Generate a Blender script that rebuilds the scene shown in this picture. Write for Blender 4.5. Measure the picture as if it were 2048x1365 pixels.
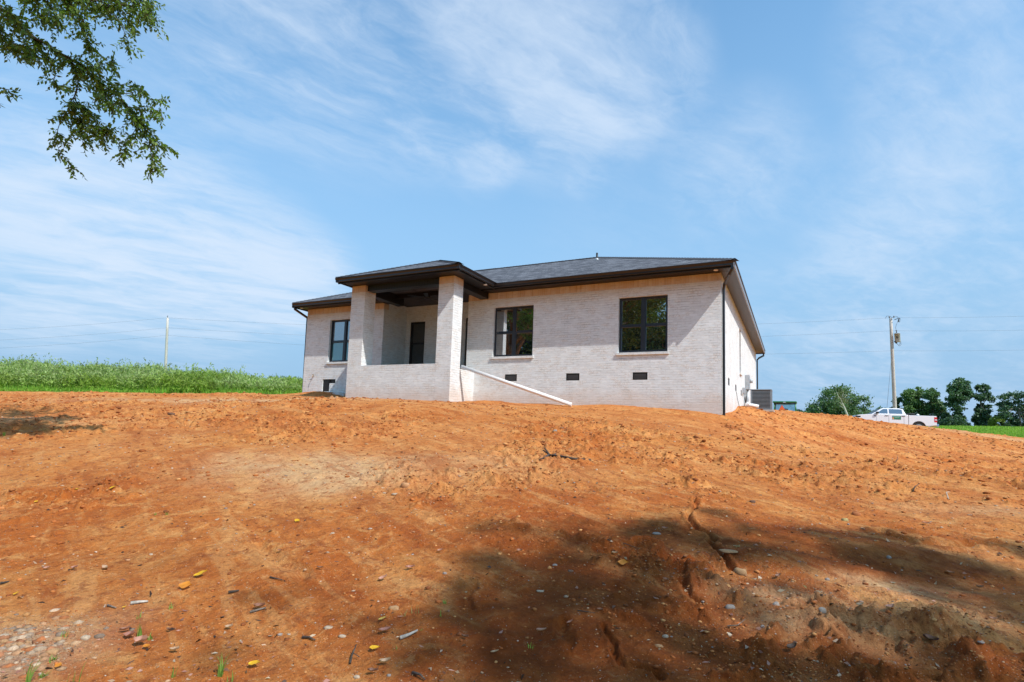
import bpy, math, random
import numpy as np
from mathutils import Vector, Matrix
random.seed(7); RNG = np.random.default_rng(11)
D = bpy.data
for o in list(D.objects): D.objects.remove(o)
scene = bpy.context.scene
COL = scene.collection
PI = math.pi

# ------------------------------------------------------------------ camera
F, PX, PY = 1121.9, 1024.0, 749.6          # focal length and principal point, photo pixels (2048 wide)
YAW, PITCH, ROLL = -0.4672, 0.0989, 0.0340
cy_, sy_, cp_, sp_ = math.cos(YAW), math.sin(YAW), math.cos(PITCH), math.sin(PITCH)
fw = np.array([sy_ * cp_, cy_ * cp_, sp_]); rt0 = np.array([cy_, -sy_, 0.0]); up0 = np.cross(rt0, fw)
rt = math.cos(ROLL) * rt0 + math.sin(ROLL) * up0
up = -math.sin(ROLL) * rt0 + math.cos(ROLL) * up0
cd = D.cameras.new('camera'); cam = D.objects.new('camera', cd); COL.objects.link(cam); scene.camera = cam
cd.sensor_width = 36; cd.lens = F / 2048 * 36; cd.shift_y = (PY - 682.5) / 2048
cd.clip_start = 0.05; cd.clip_end = 20000
M = Matrix.Identity(4)
for i in range(3):
    M[i][0] = rt[i]; M[i][1] = up[i]; M[i][2] = -fw[i]
cam.matrix_world = M

def ray(px, py): return fw + rt * (px - PX) / F + up * (PY - py) / F
def W(px, py, d): return ray(px, py) * d                       # point at depth d along the view axis
def proj(P):
    P = np.asarray(P, float); d = P @ fw
    return PX + F * (P @ rt) / d, PY - F * (P @ up) / d, d

# ------------------------------------------------------------------ light
SUN = np.array([1.54, -0.60, 1.90]); SUN /= np.linalg.norm(SUN)
sun_el = math.asin(SUN[2]); sun_az = math.atan2(SUN[0], SUN[1])
sl = D.lights.new('sun', 'SUN'); sl.energy = 3.55; sl.angle = math.radians(0.55); sl.color = (1.0, 0.96, 0.91)
so = D.objects.new('sun', sl); COL.objects.link(so); so.rotation_euler = Vector(SUN).to_track_quat('Z', 'Y').to_euler()
vs = scene.view_settings
vs.view_transform = 'Standard'; vs.look = 'None'; vs.exposure = 0.43; vs.gamma = 1.0
scene.cycles.max_bounces = 6; scene.cycles.diffuse_bounces = 4; scene.cycles.transparent_max_bounces = 12
scene.cycles.caustics_reflective = False; scene.cycles.caustics_refractive = False

world = D.worlds.new('World'); scene.world = world; world.use_nodes = True
nt = world.node_tree; nt.nodes.clear()
class NG:
    """tiny helper for node trees"""
    def __init__(s, nt): s.nt = nt
    def n(s, t, ins=None, **kw):
        x = s.nt.nodes.new(t)
        for k, v in kw.items(): setattr(x, k, v)
        for k, v in (ins or {}).items():
            if isinstance(v, bpy.types.NodeSocket): s.nt.links.new(v, x.inputs[k])
            else: x.inputs[k].default_value = v
        return x
    def m(s, op, a, b=None, c=None, clamp=False):
        ins = {0: a}
        if b is not None: ins[1] = b
        if c is not None: ins[2] = c
        return s.n('ShaderNodeMath', ins, operation=op, use_clamp=clamp).outputs[0]
    def v(s, op, a, b=None, out=0):
        ins = {0: a}
        if b is not None: ins[1] = b
        return s.n('ShaderNodeVectorMath', ins, operation=op).outputs[out]
    def mix(s, f, a, b, bt='MIX'):
        x = s.nt.nodes.new('ShaderNodeMix'); x.data_type = 'RGBA'; x.blend_type = bt
        for k, val in ((0, f), (6, a), (7, b)):
            if isinstance(val, bpy.types.NodeSocket): s.nt.links.new(val, x.inputs[k])
            else: x.inputs[k].default_value = val
        return x.outputs[2]
    def rng(s, v, a, b, c=0.0, d=1.0, smooth=True):
        x = s.n('ShaderNodeMapRange', {'Value': v, 'From Min': a, 'From Max': b, 'To Min': c, 'To Max': d})
        if smooth: x.interpolation_type = 'SMOOTHSTEP'
        return x.outputs[0]
    def noise(s, vec, scale, detail=4, rough=0.55, dist=0.0, out=0):
        return s.n('ShaderNodeTexNoise', {'Vector': vec, 'Scale': scale, 'Detail': detail, 'Roughness': rough, 'Distortion': dist}).outputs[out]
g = NG(nt)
sky = g.n('ShaderNodeTexSky', sky_type='NISHITA', sun_disc=False, sun_elevation=sun_el, sun_rotation=sun_az,
          altitude=200, air_density=1.0, dust_density=0.9, ozone_density=2.2).outputs[0]
tc = g.n('ShaderNodeTexCoord').outputs['Generated']
sep = g.n('ShaderNodeSeparateXYZ', {0: tc})
zc = g.m('MAXIMUM', sep.outputs[2], 0.02)
pl = g.n('ShaderNodeCombineXYZ', {0: g.m('DIVIDE', sep.outputs[0], g.m('ADD', zc, 0.12)), 1: g.m('DIVIDE', sep.outputs[1], g.m('ADD', zc, 0.12)), 2: 0.0}).outputs[0]
# wispy cirrus: fibres stretched along one wind direction
mp = g.n('ShaderNodeMapping', {'Vector': pl, 'Rotation': (0, 0, math.radians(-60))}).outputs[0]     # wind direction on the cloud sheet
mp = g.v('MULTIPLY', mp, (0.75, 1.9, 1))
warp = g.v('SCALE', g.noise(pl, 0.9, 3, out=1)); warp.node.inputs[3].default_value = 0.5
w2 = g.v('SCALE', g.noise(pl, 3.5, 4, .6, out=1)); w2.node.inputs[3].default_value = 0.16; warp = g.v('ADD', warp, w2)
fib = g.noise(g.v('ADD', mp, warp), 2.1, 9, 0.62, 0.15)
fine = g.noise(g.v('ADD', g.v('MULTIPLY', mp, (1.5, 1.1, 1)), warp), 5.5, 8, 0.65, 0.4)
big = g.noise(pl, 0.8, 3, 0.5)
def blob(px, py, a, b):      # a smooth patch of sky round one direction
    d = ray(px, py); d = d / np.linalg.norm(d)
    return g.rng(g.v('DOT_PRODUCT', g.v('NORMALIZE', tc), tuple(d), out=1), math.cos(math.radians(a * 1.15)), 1.0)
mask = None
for (px, py, a, b, w) in ((480, -20, 10, 0, .8), (640, 40, 11, 0, .9), (800, 80, 11, 0, .95), (960, 110, 11, 0, 1.0), (1120, 150, 10, 0, 1.2), (1230, 120, 8, 0, 1.2), (1300, 170, 6, 0, .8), (480, 520, 8, 0, 1.1), (610, 565, 6, 0, 1.3), (520, 560, 5, 0, .9), (340, 480, 9, 0, 1.0), (700, 250, 7, 0, .3), (860, 230, 7, 0, .5),
                          (180, 450, 11, 0, 1.0), (40, 350, 11, 0, .9), (60, 500, 9, 0, .9), (1980, 50, 10, 0, .9), (1480, 330, 7, 0, .7), (560, 160, 8, 0, .35), (420, 120, 8, 0, .5),
                          (1840, 430, 9, 0, .85), (960, 330, 3.6, 0, .55), (1000, 320, 2.4, 0, .5), (1170, 358, 2.2, 0, .45), (1950, 700, 13, 0, .6), (1620, 690, 10, 0, .6), (420, 640, 7, 0, .6), (1300, 480, 12, 0, .2)):
    t = g.m('MULTIPLY', blob(px, py, a, b), w)
    mask = t if mask is None else g.m('ADD', mask, g.m('MULTIPLY', t, g.m('SUBTRACT', 1.2, mask, clamp=True)))
body = g.rng(g.m('ADD', g.m('MULTIPLY', fib, 0.6), g.m('MULTIPLY', fine, 0.4)), 0.34, 0.72)
cl = g.m('MULTIPLY', g.m('MULTIPLY', body, mask), g.rng(big, 0.25, 0.55, 0.7, 1.0), clamp=True)
cl = g.m('MULTIPLY', cl, 0.60, clamp=True)
soft = None            # smooth milky sheets: the bank low on the left, the bright part of the upper fan
for (px, py, a, w) in ((60, 470, 9, .30), (220, 480, 9, .36), (380, 510, 8, .36), (500, 545, 7, .36), (600, 575, 5, .30), (1150, 150, 7, .34), (1000, 90, 7, .22), (1250, 200, 5, .2), (960, 330, 2.5, .2), (1990, 60, 8, .22), (1490, 330, 5, .15), (1830, 430, 6, .2)):
    t = g.m('MULTIPLY', blob(px, py, a, 0), w)
    soft = t if soft is None else g.m('ADD', soft, g.m('MULTIPLY', t, g.m('SUBTRACT', 1.0, soft, clamp=True)))
soft = g.m('MULTIPLY', soft, g.rng(fib, .30, .62, .35, 1.25))
cl = g.m('ADD', cl, g.m('MULTIPLY', soft, g.m('SUBTRACT', 1.0, cl)), clamp=True)
low = g.rng(sep.outputs[2], 0.0, 0.80, 1.0, 0.0)
sky = g.mix(1.0, sky, (1.42, 1.94, 1.93, 1), 'MULTIPLY')
skyc = g.mix(low, sky, (2.35, 3.85, 5.65, 1))        # pale blue haze low in the sky
skyc = g.mix(cl, skyc, (5.0, 5.9, 7.1, 1))
bg = g.n('ShaderNodeBackground', {'Color': skyc, 'Strength': 0.105})
g.n('ShaderNodeOutputWorld', {'Surface': bg.outputs[0]})

# ------------------------------------------------------------------ helpers
class MB:
    """collects polygons, becomes ONE mesh object"""
    def __init__(s): s.v = []; s.f = []; s.uv = {}; s.sm = []
    def quad(s, *P, uv=None):
        b = len(s.v); s.v += [tuple(p) for p in P]; s.f.append(tuple(range(b, b + len(P))))
        if uv: s.uv[len(s.f) - 1] = uv
    def box(s, x0, x1, y0, y1, z0, z1):
        if x0 > x1: x0, x1 = x1, x0
        if y0 > y1: y0, y1 = y1, y0
        if z0 > z1: z0, z1 = z1, z0
        b = len(s.v)
        s.v += [(x0,y0,z0),(x1,y0,z0),(x1,y1,z0),(x0,y1,z0),(x0,y0,z1),(x1,y0,z1),(x1,y1,z1),(x0,y1,z1)]
        s.f += [tuple(b + i for i in q) for q in ((0,3,2,1),(4,5,6,7),(0,1,5,4),(1,2,6,5),(2,3,7,6),(3,0,4,7))]
    def tube(s, pts, r, n=10, r1=None, cap=True):
        pts = [Vector(p) for p in pts]; m = len(pts); rings = []
        ref = None
        for i, p in enumerate(pts):
            t = (pts[min(i + 1, m - 1)] - pts[max(i - 1, 0)]).normalized()
            if ref is None: ref = Vector((0, 0, 1)) if abs(t.z) < .9 else Vector((1, 0, 0))
            a = t.cross(ref).normalized(); b = a.cross(t).normalized(); ref = b
            rr = r[i] if isinstance(r, (list, tuple)) else (r if r1 is None else r + (r1 - r) * i / max(m - 1, 1))
            base = len(s.v)
            for k in range(n):
                q = p + (a * math.cos(2 * PI * k / n) + b * math.sin(2 * PI * k / n)) * rr
                s.v.append(tuple(q))
            rings.append(base)
        for i in range(m - 1):
            for k in range(n):
                k2 = (k + 1) % n
                s.f.append((rings[i] + k, rings[i] + k2, rings[i + 1] + k2, rings[i + 1] + k)); s.sm.append(len(s.f) - 1)
        if cap:
            s.f.append(tuple(rings[0] + k for k in reversed(range(n)))); s.f.append(tuple(rings[-1] + k for k in range(n)))
    def prism(s, poly, axis, a, b, shrink=None):
        """2D polygon (u,w) pushed along axis from a to b; poly in the two other axes"""
        n = len(poly); base = len(s.v)
        def P(u, w, t):
            return (t, u, w) if axis == 'x' else ((u, t, w) if axis == 'y' else (u, w, t))
        for t in (a, b):
            for (u, w) in poly: s.v.append(P(u, w, t))
        s.f.append(tuple(base + i for i in range(n))); s.f.append(tuple(base + n + i for i in reversed(range(n))))
        for i in range(n):
            j = (i + 1) % n; s.f.append((base + i, base + n + i, base + n + j, base + j))
    def build(s, name, mat, parent=None, bevel=0, smooth=False, recalc=True):
        me = D.meshes.new(name); me.from_pydata(s.v, [], s.f)
        if s.uv:
            l = me.uv_layers.new(name='UVMap')
            for fi, uv in s.uv.items():
                for li, c in zip(me.polygons[fi].loop_indices, uv): l.data[li].uv = c
        if recalc:
            import bmesh
            bm = bmesh.new(); bm.from_mesh(me); bmesh.ops.recalc_face_normals(bm, faces=bm.faces); bm.to_mesh(me); bm.free()
        if smooth: me.polygons.foreach_set('use_smooth', [True] * len(me.polygons))
        elif s.sm:
            for i in s.sm: me.polygons[i].use_smooth = True
        me.materials.append(mat); o = D.objects.new(name, me); COL.objects.link(o)
        if parent:
            o.parent = parent; o.matrix_parent_inverse = parent.matrix_world.inverted() if False else Matrix.Identity(4)
        if bevel:
            bv = o.modifiers.new('bevel', 'BEVEL'); bv.width = bevel; bv.segments = 2; bv.limit_method = 'ANGLE'
        return o
def tag(o, label=None, cat=None, group=None, kind=None):
    for k, v in (('label', label), ('category', cat), ('group', group), ('kind', kind)):
        if v: o[k] = v
    return o
def empty(name, loc=(0, 0, 0), rz=0, **kw):
    o = D.objects.new(name, None); o.location = loc; o.rotation_euler = (0, 0, rz); o.empty_display_size = .2; COL.objects.link(o)
    return tag(o, **kw)
def np_mesh(name, V, Fq, mat, parent=None, color=None, smooth=False, attrs=None):
    """vertices (n,3), faces (m,k) with one k"""
    me = D.meshes.new(name); V = np.asarray(V, np.float32); Fq = np.asarray(Fq, np.int32); m, k = Fq.shape
    me.vertices.add(len(V)); me.vertices.foreach_set('co', V.ravel())
    me.loops.add(m * k); me.loops.foreach_set('vertex_index', Fq.ravel())
    me.polygons.add(m); me.polygons.foreach_set('loop_start', np.arange(0, m * k, k, dtype=np.int32))
    me.update(calc_edges=True); me.validate()
    if smooth: me.polygons.foreach_set('use_smooth', np.ones(len(me.polygons), bool))
    if color is not None:
        a = me.color_attributes.new('col', 'FLOAT_COLOR', 'POINT')
        c = np.ones((len(V), 4), np.float32); c[:, :3] = color; a.data.foreach_set('color', c.ravel())
    for nme, arr in (attrs or {}).items():
        a = me.attributes.new(nme, 'FLOAT', 'POINT'); a.data.foreach_set('value', np.asarray(arr, np.float32))
    me.materials.append(mat); o = D.objects.new(name, me); COL.objects.link(o)
    if parent: o.parent = parent
    return o
# numpy value noise on world positions
_T = RNG.random((256, 256)).astype(np.float32)
def vn(x, y):
    xi = np.floor(x).astype(int); yi = np.floor(y).astype(int); fx = x - xi; fy = y - yi
    fx = fx * fx * (3 - 2 * fx); fy = fy * fy * (3 - 2 * fy)
    a = _T[xi & 255, yi & 255]; b = _T[(xi + 1) & 255, yi & 255]; c = _T[xi & 255, (yi + 1) & 255]; d = _T[(xi + 1) & 255, (yi + 1) & 255]
    return (a * (1 - fx) + b * fx) * (1 - fy) + (c * (1 - fx) + d * fx) * fy
def fbm(x, y, s, o=4, r=.5, ox=0.0):
    t = 0; a = 1; n = 0
    for i in range(o):
        t = t + a * vn(x / s + 17.3 * i + ox, y / s + 9.1 * i - ox); n += a; a *= r; s /= 2.03
    return t / n
def ss(x, a, b):
    t = np.clip((x - a) / (b - a), 0, 1); return t * t * (3 - 2 * t)

# ------------------------------------------------------------------ materials
def principled(name, color=(.5, .5, .5), rough=.6, metal=0, spec=.5, var=0, vscale=8, bump=0, bscale=40, coat=0):
    m = D.materials.new(name); m.use_nodes = True; g = NG(m.node_tree); b = m.node_tree.nodes['Principled BSDF']
    b.inputs['Base Color'].default_value = (*color, 1); b.inputs['Roughness'].default_value = rough
    b.inputs['Metallic'].default_value = metal; b.inputs['Specular IOR Level'].default_value = spec
    if coat: b.inputs['Coat Weight'].default_value = coat; b.inputs['Coat Roughness'].default_value = .05
    tcn = g.n('ShaderNodeTexCoord').outputs['Object']
    if var:
        n = g.noise(tcn, vscale, 5)
        c = g.mix(g.rng(n, .3, .7), (*[x * (1 - var) for x in color], 1), (*[min(1, x * (1 + var)) for x in color], 1))
        m.node_tree.links.new(c, b.inputs['Base Color'])
    if bump:
        h = g.noise(tcn, bscale, 4)
        bn = g.n('ShaderNodeBump', {'Height': h, 'Strength': bump, 'Distance': .01})
        m.node_tree.links.new(bn.outputs[0], b.inputs['Normal'])
    return m
def brick_mat(name, soldier_z=None, dirty=True):
    m = D.materials.new(name); m.use_nodes = True; g = NG(m.node_tree); b = m.node_tree.nodes['Principled BSDF']
    pos = g.n('ShaderNodeNewGeometry').outputs['Position']; s = g.n('ShaderNodeSeparateXYZ', {0: pos})
    wob = g.m('MULTIPLY', g.m('SUBTRACT', g.noise(pos, 9, 2), .5), .008)
    u = g.m('ADD', g.m('ADD', s.outputs[0], s.outputs[1]), wob); z = g.m('ADD', s.outputs[2], wob)
    uv = g.n('ShaderNodeCombineXYZ', {0: u, 1: z, 2: 0.0}).outputs[0]
    vu = g.n('ShaderNodeCombineXYZ', {0: g.m('ADD', z, .0), 1: u, 2: 0.0}).outputs[0]
    def br(vec, off=.5, w=.203):
        n = g.n('ShaderNodeTexBrick', {'Vector': vec, 'Color1': (0, 0, 0, 1), 'Color2': (1, 1, 1, 1), 'Mortar': (.5, .5, .5, 1), 'Scale': 1.0,
                'Mortar Size': .0052, 'Mortar Smooth': .35, 'Bias': 0.0, 'Brick Width': w, 'Row Height': .0677})
        n.offset = off; return n
    A = br(uv)
    tone, mort = A.outputs[0], A.outputs[1]
    top = None
    if soldier_z:
        Bv = g.n('ShaderNodeCombineXYZ', {0: g.m('SUBTRACT', z, soldier_z), 1: u, 2: 0.0}).outputs[0]
        B = br(Bv, 0.0, .21)
        top = g.m('GREATER_THAN', z, soldier_z)
        tone = g.mix(top, tone, B.outputs[0]); mort = g.m('ADD', g.m('MULTIPLY', top, B.outputs[1]), g.m('MULTIPLY', g.m('SUBTRACT', 1.0, top), mort))
    # whitewashed brick: pale grey white faces, some warmer or greyer, tan showing through here and there
    tv = g.n('ShaderNodeSeparateColor', {0: tone}).outputs[0]
    n1 = g.noise(pos, 3.2, 6, .65); n2 = g.noise(pos, 45, 4, .6); n3 = g.noise(pos, 1.1, 3)
    base = g.mix(tv, (.69, .71, .71, 1), (.83, .865, .87, 1))
    streak = g.noise(g.v('MULTIPLY', uv, (5.0, 34.0, 1)), 1.0, 5, .7)
    base = g.mix(g.m('MULTIPLY', g.rng(streak, .5, .66), .5), base, (.46, .44, .42, 1))
    wear = g.m('MULTIPLY', g.rng(g.m('ADD', g.m('MULTIPLY', tv, .45), g.m('MULTIPLY', n1, .8)), .62, .85), g.rng(n2, .35, .6))
    base = g.mix(g.m('MULTIPLY', wear, .42), base, (.46, .33, .22, 1))
    mb = g.mix(g.rng(n1, .35, .65), (.85, .87, .86, 1), (.46, .46, .44, 1))
    base = g.mix(g.m('MULTIPLY', mort, .7), base, mb)
    # open dark bed joints here and there
    fz = g.m('FRACT', g.m('DIVIDE', z, .0677))
    bed = g.m('LESS_THAN', g.m('ABSOLUTE', g.m('SUBTRACT', fz, 0.035)), .05)
    dk = g.m('MULTIPLY', bed, g.rng(g.noise(g.v('MULTIPLY', uv, (2.4, 14.7, 1)), 1.0, 3, .7), .53, .62))
    base = g.mix(g.m('MULTIPLY', dk, .55), base, (.22, .19, .17, 1))
    if top is not None:
        sc = g.mix(tv, (.55, .30, .13, 1), (.72, .50, .30, 1))
        sc = g.mix(g.m('MULTIPLY', mort, .7), sc, (.72, .62, .52, 1))
        base = g.mix(g.m('MULTIPLY', top, g.rng(n1, .2, .6, .45, .85)), base, sc)
        near = g.m('MULTIPLY', g.rng(s.outputs[2], soldier_z - .35, soldier_z), .22)
        base = g.mix(near, base, (.60, .44, .30, 1))
    if dirty:   # splashed red clay along the foot of the walls
        ft = g.m('SUBTRACT', s.outputs[2], g.m('MULTIPLY', g.m('SUBTRACT', n3, .3), .8))
        base = g.mix(g.m('MULTIPLY', g.rng(ft, 1.15, .62), .4), base, (.58, .40, .28, 1))
    m.node_tree.links.new(base, b.inputs['Base Color']); b.inputs['Roughness'].default_value = .8
    b.inputs['Specular IOR Level'].default_value = .25
    h = g.m('ADD', g.m('MULTIPLY', mort, -.7), g.m('ADD', g.m('MULTIPLY', tv, .5), g.m('ADD', g.m('MULTIPLY', n2, .35), g.m('MULTIPLY', dk, -1.2))))
    bn = g.n('ShaderNodeBump', {'Height': h, 'Strength': .85, 'Distance': .008})
    m.node_tree.links.new(bn.outputs[0], b.inputs['Normal'])
    return m
def shingle_mat():
    m = D.materials.new('charcoal_shingles'); m.use_nodes = True; g = NG(m.node_tree); b = m.node_tree.nodes['Principled BSDF']
    uv = g.n('ShaderNodeTexCoord').outputs['UV']
    w = g.v('SCALE', g.noise(uv, 5, 2, out=1)); w.node.inputs[3].default_value = .05
    n = g.n('ShaderNodeTexBrick', {'Vector': g.v('ADD', uv, w), 'Color1': (.016, .017, .022, 1), 'Color2': (.23, .235, .255, 1), 'Mortar': (.010, .010, .012, 1), 'Scale': 1.0,
            'Mortar Size': .014, 'Mortar Smooth': .2, 'Bias': -.1, 'Brick Width': .22, 'Row Height': .14}); n.offset = .37
    pos = g.n('ShaderNodeNewGeometry').outputs['Position']
    gr = g.noise(pos, 260, 2); bl = g.noise(pos, 1.5, 4)
    c = g.mix(.28, n.outputs[0], g.mix(gr, (.01, .01, .013, 1), (.20, .205, .23, 1)))
    c = g.mix(g.m('MULTIPLY', g.rng(bl, .3, .7), .3), c, (.10, .10, .12, 1))
    m.node_tree.links.new(c, b.inputs['Base Color']); b.inputs['Roughness'].default_value = .9
    bn = g.n('ShaderNodeBump', {'Height': g.m('SUBTRACT', g.m('MULTIPLY', gr, .4), n.outputs[1]), 'Strength': .7, 'Distance': .01})
    m.node_tree.links.new(bn.outputs[0], b.inputs['Normal'])
    return m
def rib_mat(name, color, axis=1, pitch=.1):     # vented soffit or planks: narrow grooves across
    m = principled(name, color, .45); g = NG(m.node_tree); b = m.node_tree.nodes['Principled BSDF']
    s = g.n('ShaderNodeSeparateXYZ', {0: g.n('ShaderNodeNewGeometry').outputs['Position']})
    f = g.m('FRACT', g.m('DIVIDE', s.outputs[axis], pitch))
    gr = g.m('SUBTRACT', 1.0, g.m('LESS_THAN', g.m('ABSOLUTE', g.m('SUBTRACT', f, .5)), .38))
    c = g.mix(g.m('MULTIPLY', gr, .75), (*color, 1), (*[x * .25 for x in color], 1))
    m.node_tree.links.new(c, b.inputs['Base Color'])
    bn = g.n('ShaderNodeBump', {'Height': g.m('MULTIPLY', gr, -1.0), 'Strength': .8, 'Distance': .01})
    m.node_tree.links.new(bn.outputs[0], b.inputs['Normal'])
    return m
def glass_mat(name, tint=(.012, .016, .018), refl=.42):
    m = D.materials.new(name); m.use_nodes = True; g = NG(m.node_tree); g.nt.nodes.clear()
    pos = g.n('ShaderNodeNewGeometry').outputs['Position']
    bn = g.n('ShaderNodeBump', {'Height': g.noise(pos, 1.6, 2), 'Strength': .05, 'Distance': .02})
    d = g.n('ShaderNodeBsdfDiffuse', {'Color': (*tint, 1)})
    gl = g.n('ShaderNodeBsdfGlossy', {'Color': (.92, .97, 1, 1), 'Roughness': .01, 'Normal': bn.outputs[0]})
    mx = g.n('ShaderNodeMixShader', {0: refl, 1: d.outputs[0], 2: gl.outputs[0]})
    g.n('ShaderNodeOutputMaterial', {'Surface': mx.outputs[0]})
    return m
def leaf_mat(name, trans=.35, rough=.5, spec=.4):
    m = D.materials.new(name); m.use_nodes = True; g = NG(m.node_tree); g.nt.nodes.clear()
    c = g.n('ShaderNodeAttribute', attribute_name='col').outputs[0]
    p = g.n('ShaderNodeBsdfPrincipled', {'Base Color': c, 'Roughness': rough, 'Specular IOR Level': spec})
    tcol = g.mix(1.0, c, (1.3, 1.5, .6, 1), 'MULTIPLY')
    t = g.n('ShaderNodeBsdfTranslucent', {'Color': tcol})
    mx = g.n('ShaderNodeMixShader', {0: trans, 1: p.outputs[0], 2: t.outputs[0]})
    g.n('ShaderNodeOutputMaterial', {'Surface': mx.outputs[0]})
    return m
def attr_mat(name, rough=.85):
    m = D.materials.new(name); m.use_nodes = True; g = NG(m.node_tree); b = m.node_tree.nodes['Principled BSDF']
    c = g.n('ShaderNodeAttribute', attribute_name='col').outputs[0]
    pos = g.n('ShaderNodeNewGeometry').outputs['Position']
    c = g.mix(g.m('MULTIPLY', g.rng(g.noise(pos, 120, 4, .7), .35, .65), .4), c, (.10, .05, .025, 1))
    m.node_tree.links.new(c, b.inputs['Base Color']); b.inputs['Roughness'].default_value = rough; b.inputs['Specular IOR Level'].default_value = .2
    bn = g.n('ShaderNodeBump', {'Height': g.noise(pos, 90, 4, .7), 'Strength': .5, 'Distance': .004})
    m.node_tree.links.new(bn.outputs[0], b.inputs['Normal'])
    return m
def bark_mat(name, c0, c1, scale=6):
    m = D.materials.new(name); m.use_nodes = True; g = NG(m.node_tree); b = m.node_tree.nodes['Principled BSDF']
    o = g.n('ShaderNodeTexCoord').outputs['Object']
    n = g.noise(g.v('MULTIPLY', o, (3, 3, .35)), scale, 6, .65)
    m.node_tree.links.new(g.mix(g.rng(n, .35, .65), (*c0, 1), (*c1, 1)), b.inputs['Base Color']); b.inputs['Roughness'].default_value = .9
    bn = g.n('ShaderNodeBump', {'Height': n, 'Strength': .7, 'Distance': .02}); m.node_tree.links.new(bn.outputs[0], b.inputs['Normal'])
    return m
M_brick = brick_mat('whitewashed_brick', 4.09); M_brick_low = brick_mat('whitewashed_brick_plain', None)
M_porchbrick = brick_mat('porch_brick', None, False)
M_shingle = shingle_mat()
M_dark = principled('dark_bronze_metal', (.015, .0125, .0125), .3, .0, .6, var=.15)
M_black = principled('black_trim', (.006, .006, .007), .5, var=.2)
M_vinyl = principled('charcoal_window_vinyl', (.022, .026, .036), .35, var=.1)
M_soffit = rib_mat('dark_soffit', (.008, .007, .008), 0, .1)
M_sidesoffit = rib_mat('side_soffit', (.06, .075, .095), 1, .10)  # same soffit as the rear, bounced light put into a paler colour
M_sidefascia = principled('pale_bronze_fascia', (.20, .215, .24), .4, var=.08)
M_ceiling = rib_mat('porch_ceiling_planks', (.012, .010, .010), 1, .09)
M_beadboard = rib_mat('beam_boards', (.014, .019, .025), 0, .10)
M_ventslat = principled('vent_slat', (.075, .075, .08), .45)
M_glass = glass_mat('reflective_window_glass', refl=.55)
M_glass_dark = glass_mat('dim_door_glass', (.018, .017, .014), .12)
M_glass_sky = glass_mat('blue_window_glass', (.10, .13, .15), .38)
M_glass_teal = glass_mat('teal_window_glass', (.03, .15, .16), .22)
M_sill = brick_mat('sill_brick', None, False)
M_white = principled('white_pvc', (.80, .80, .80), .35, var=.04, vscale=3)
M_grey = principled('galvanised_grey', (.42, .44, .46), .45, .3, var=.1)
M_ac = principled('grey_steel_cabinet', (.20, .23, .26), .4, .2, var=.08)
M_acdark = principled('condenser_coil', (.025, .028, .03), .6)
M_concrete = principled('concrete', (.42, .38, .34), .9, var=.2, bump=.5)

# ------------------------------------------------------------------ terrain
CX, CYW, ZT = -1.66, 15.25, 4.30         # rear right corner of the house, top of its brickwork
ctrl = [(0, 0, -1.45), (3.5, 0, -1.55), (-3.5, 0, -1.42), (0, -5, -1.75), (9, 0, -1.7), (-9, 0, -1.25), (-16, -5, -1.1), (10, -10, -2.0), (0, -20, -2.1), (-20, -20, -1.7), (20, -20, -2.4),
        (-30, 0, -.7), (18, 5, -1.6), (30, 10, -2.0), (-45, -15, -1.0), (40, -10, -2.6), (-50, 10, .6),
        (-16.5, 15.1, 1.05), (-14.8, 15.1, 1.0), (-12.3, 13.0, .80), (-10.5, 13.0, .80), (-8.5, 13.0, .72), (-9.1, 15.2, .78), (-5.7, 15.2, .74), (-3.5, 15.2, .70), (-1.64, 15.2, .55),
        (-1.5, 17.5, .72), (-1.5, 19.7, .86), (-1.5, 22.4, 1.08), (-1.3, 24.5, 1.16), (-1.5, 30, 1.2), (-1, 35, 1.0), (-9, 22, 1.0), (-9, 30, 1.2), (-17, 30, 1.5)]
for q in ((0, 785, 27), (150, 786, 27), (300, 788, 27), (450, 791, 27), (595, 794, 26), (1520, 819, 24), (1560, 822, 26), (1640, 831, 27), (1700, 839, 28), (1800, 850, 28), (1900, 862, 29), (2048, 878, 30), (2300, 905, 31),
          (-300, 780, 28), (2048, 942, 14), (2048, 980, 9), (2048, 897, 22), (2300, 960, 14), (2300, 925, 22), (1900, 930, 14), (1900, 962, 10), (1900, 880, 22), (1700, 900, 14), (1700, 930, 10), (1700, 858, 21), (1560, 880, 13)):
    ctrl.append(tuple(W(*q)))
ctrl += [(4, 56, 1.05), (7.3, 56.5, 1.0), (10, 56, .9), (-.7, 53.4, .6), (15, 55, .2), (20, 48, -.1), (-25, 22, 1.55), (-32, 20, 1.45), (-38, 18, 1.35), (-35, 35, 1.9), (-55, 35, 2.0)]
cp = np.array(ctrl, float)
def _phi(r2): return 0.5 * r2 * np.log(np.maximum(r2, 1e-9))
n_ = len(cp); K = _phi(((cp[:, None, :2] - cp[None, :, :2]) ** 2).sum(-1)) + np.eye(n_) * .02
Pm = np.concatenate([np.ones((n_, 1)), cp[:, :2]], 1)
A_ = np.block([[K, Pm], [Pm.T, np.zeros((3, 3))]]); sol_ = np.linalg.solve(A_, np.concatenate([cp[:, 2], np.zeros(3)]))
def tps(x, y):
    out = sol_[n_] + sol_[n_ + 1] * x + sol_[n_ + 2] * y
    for i in range(n_): out = out + sol_[i] * _phi((x - cp[i, 0]) ** 2 + (y - cp[i, 1]) ** 2)
    return out
az_t = np.radians([-180, -90, -70, -50, -30, -5, 5, 12, 20, 35, 60, 90, 180])
z70_t = np.array([-2, .3, 2.0, 2.2, 1.6, .7, .8, .8, .5, 0, -2, -2, -2.0])
z140_t = np.array([-2, 1, 3.0, 3.2, 2.4, 2.5, 3.0, 3.3, 3.35, 3.0, 0, -2, -2.0])
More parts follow.
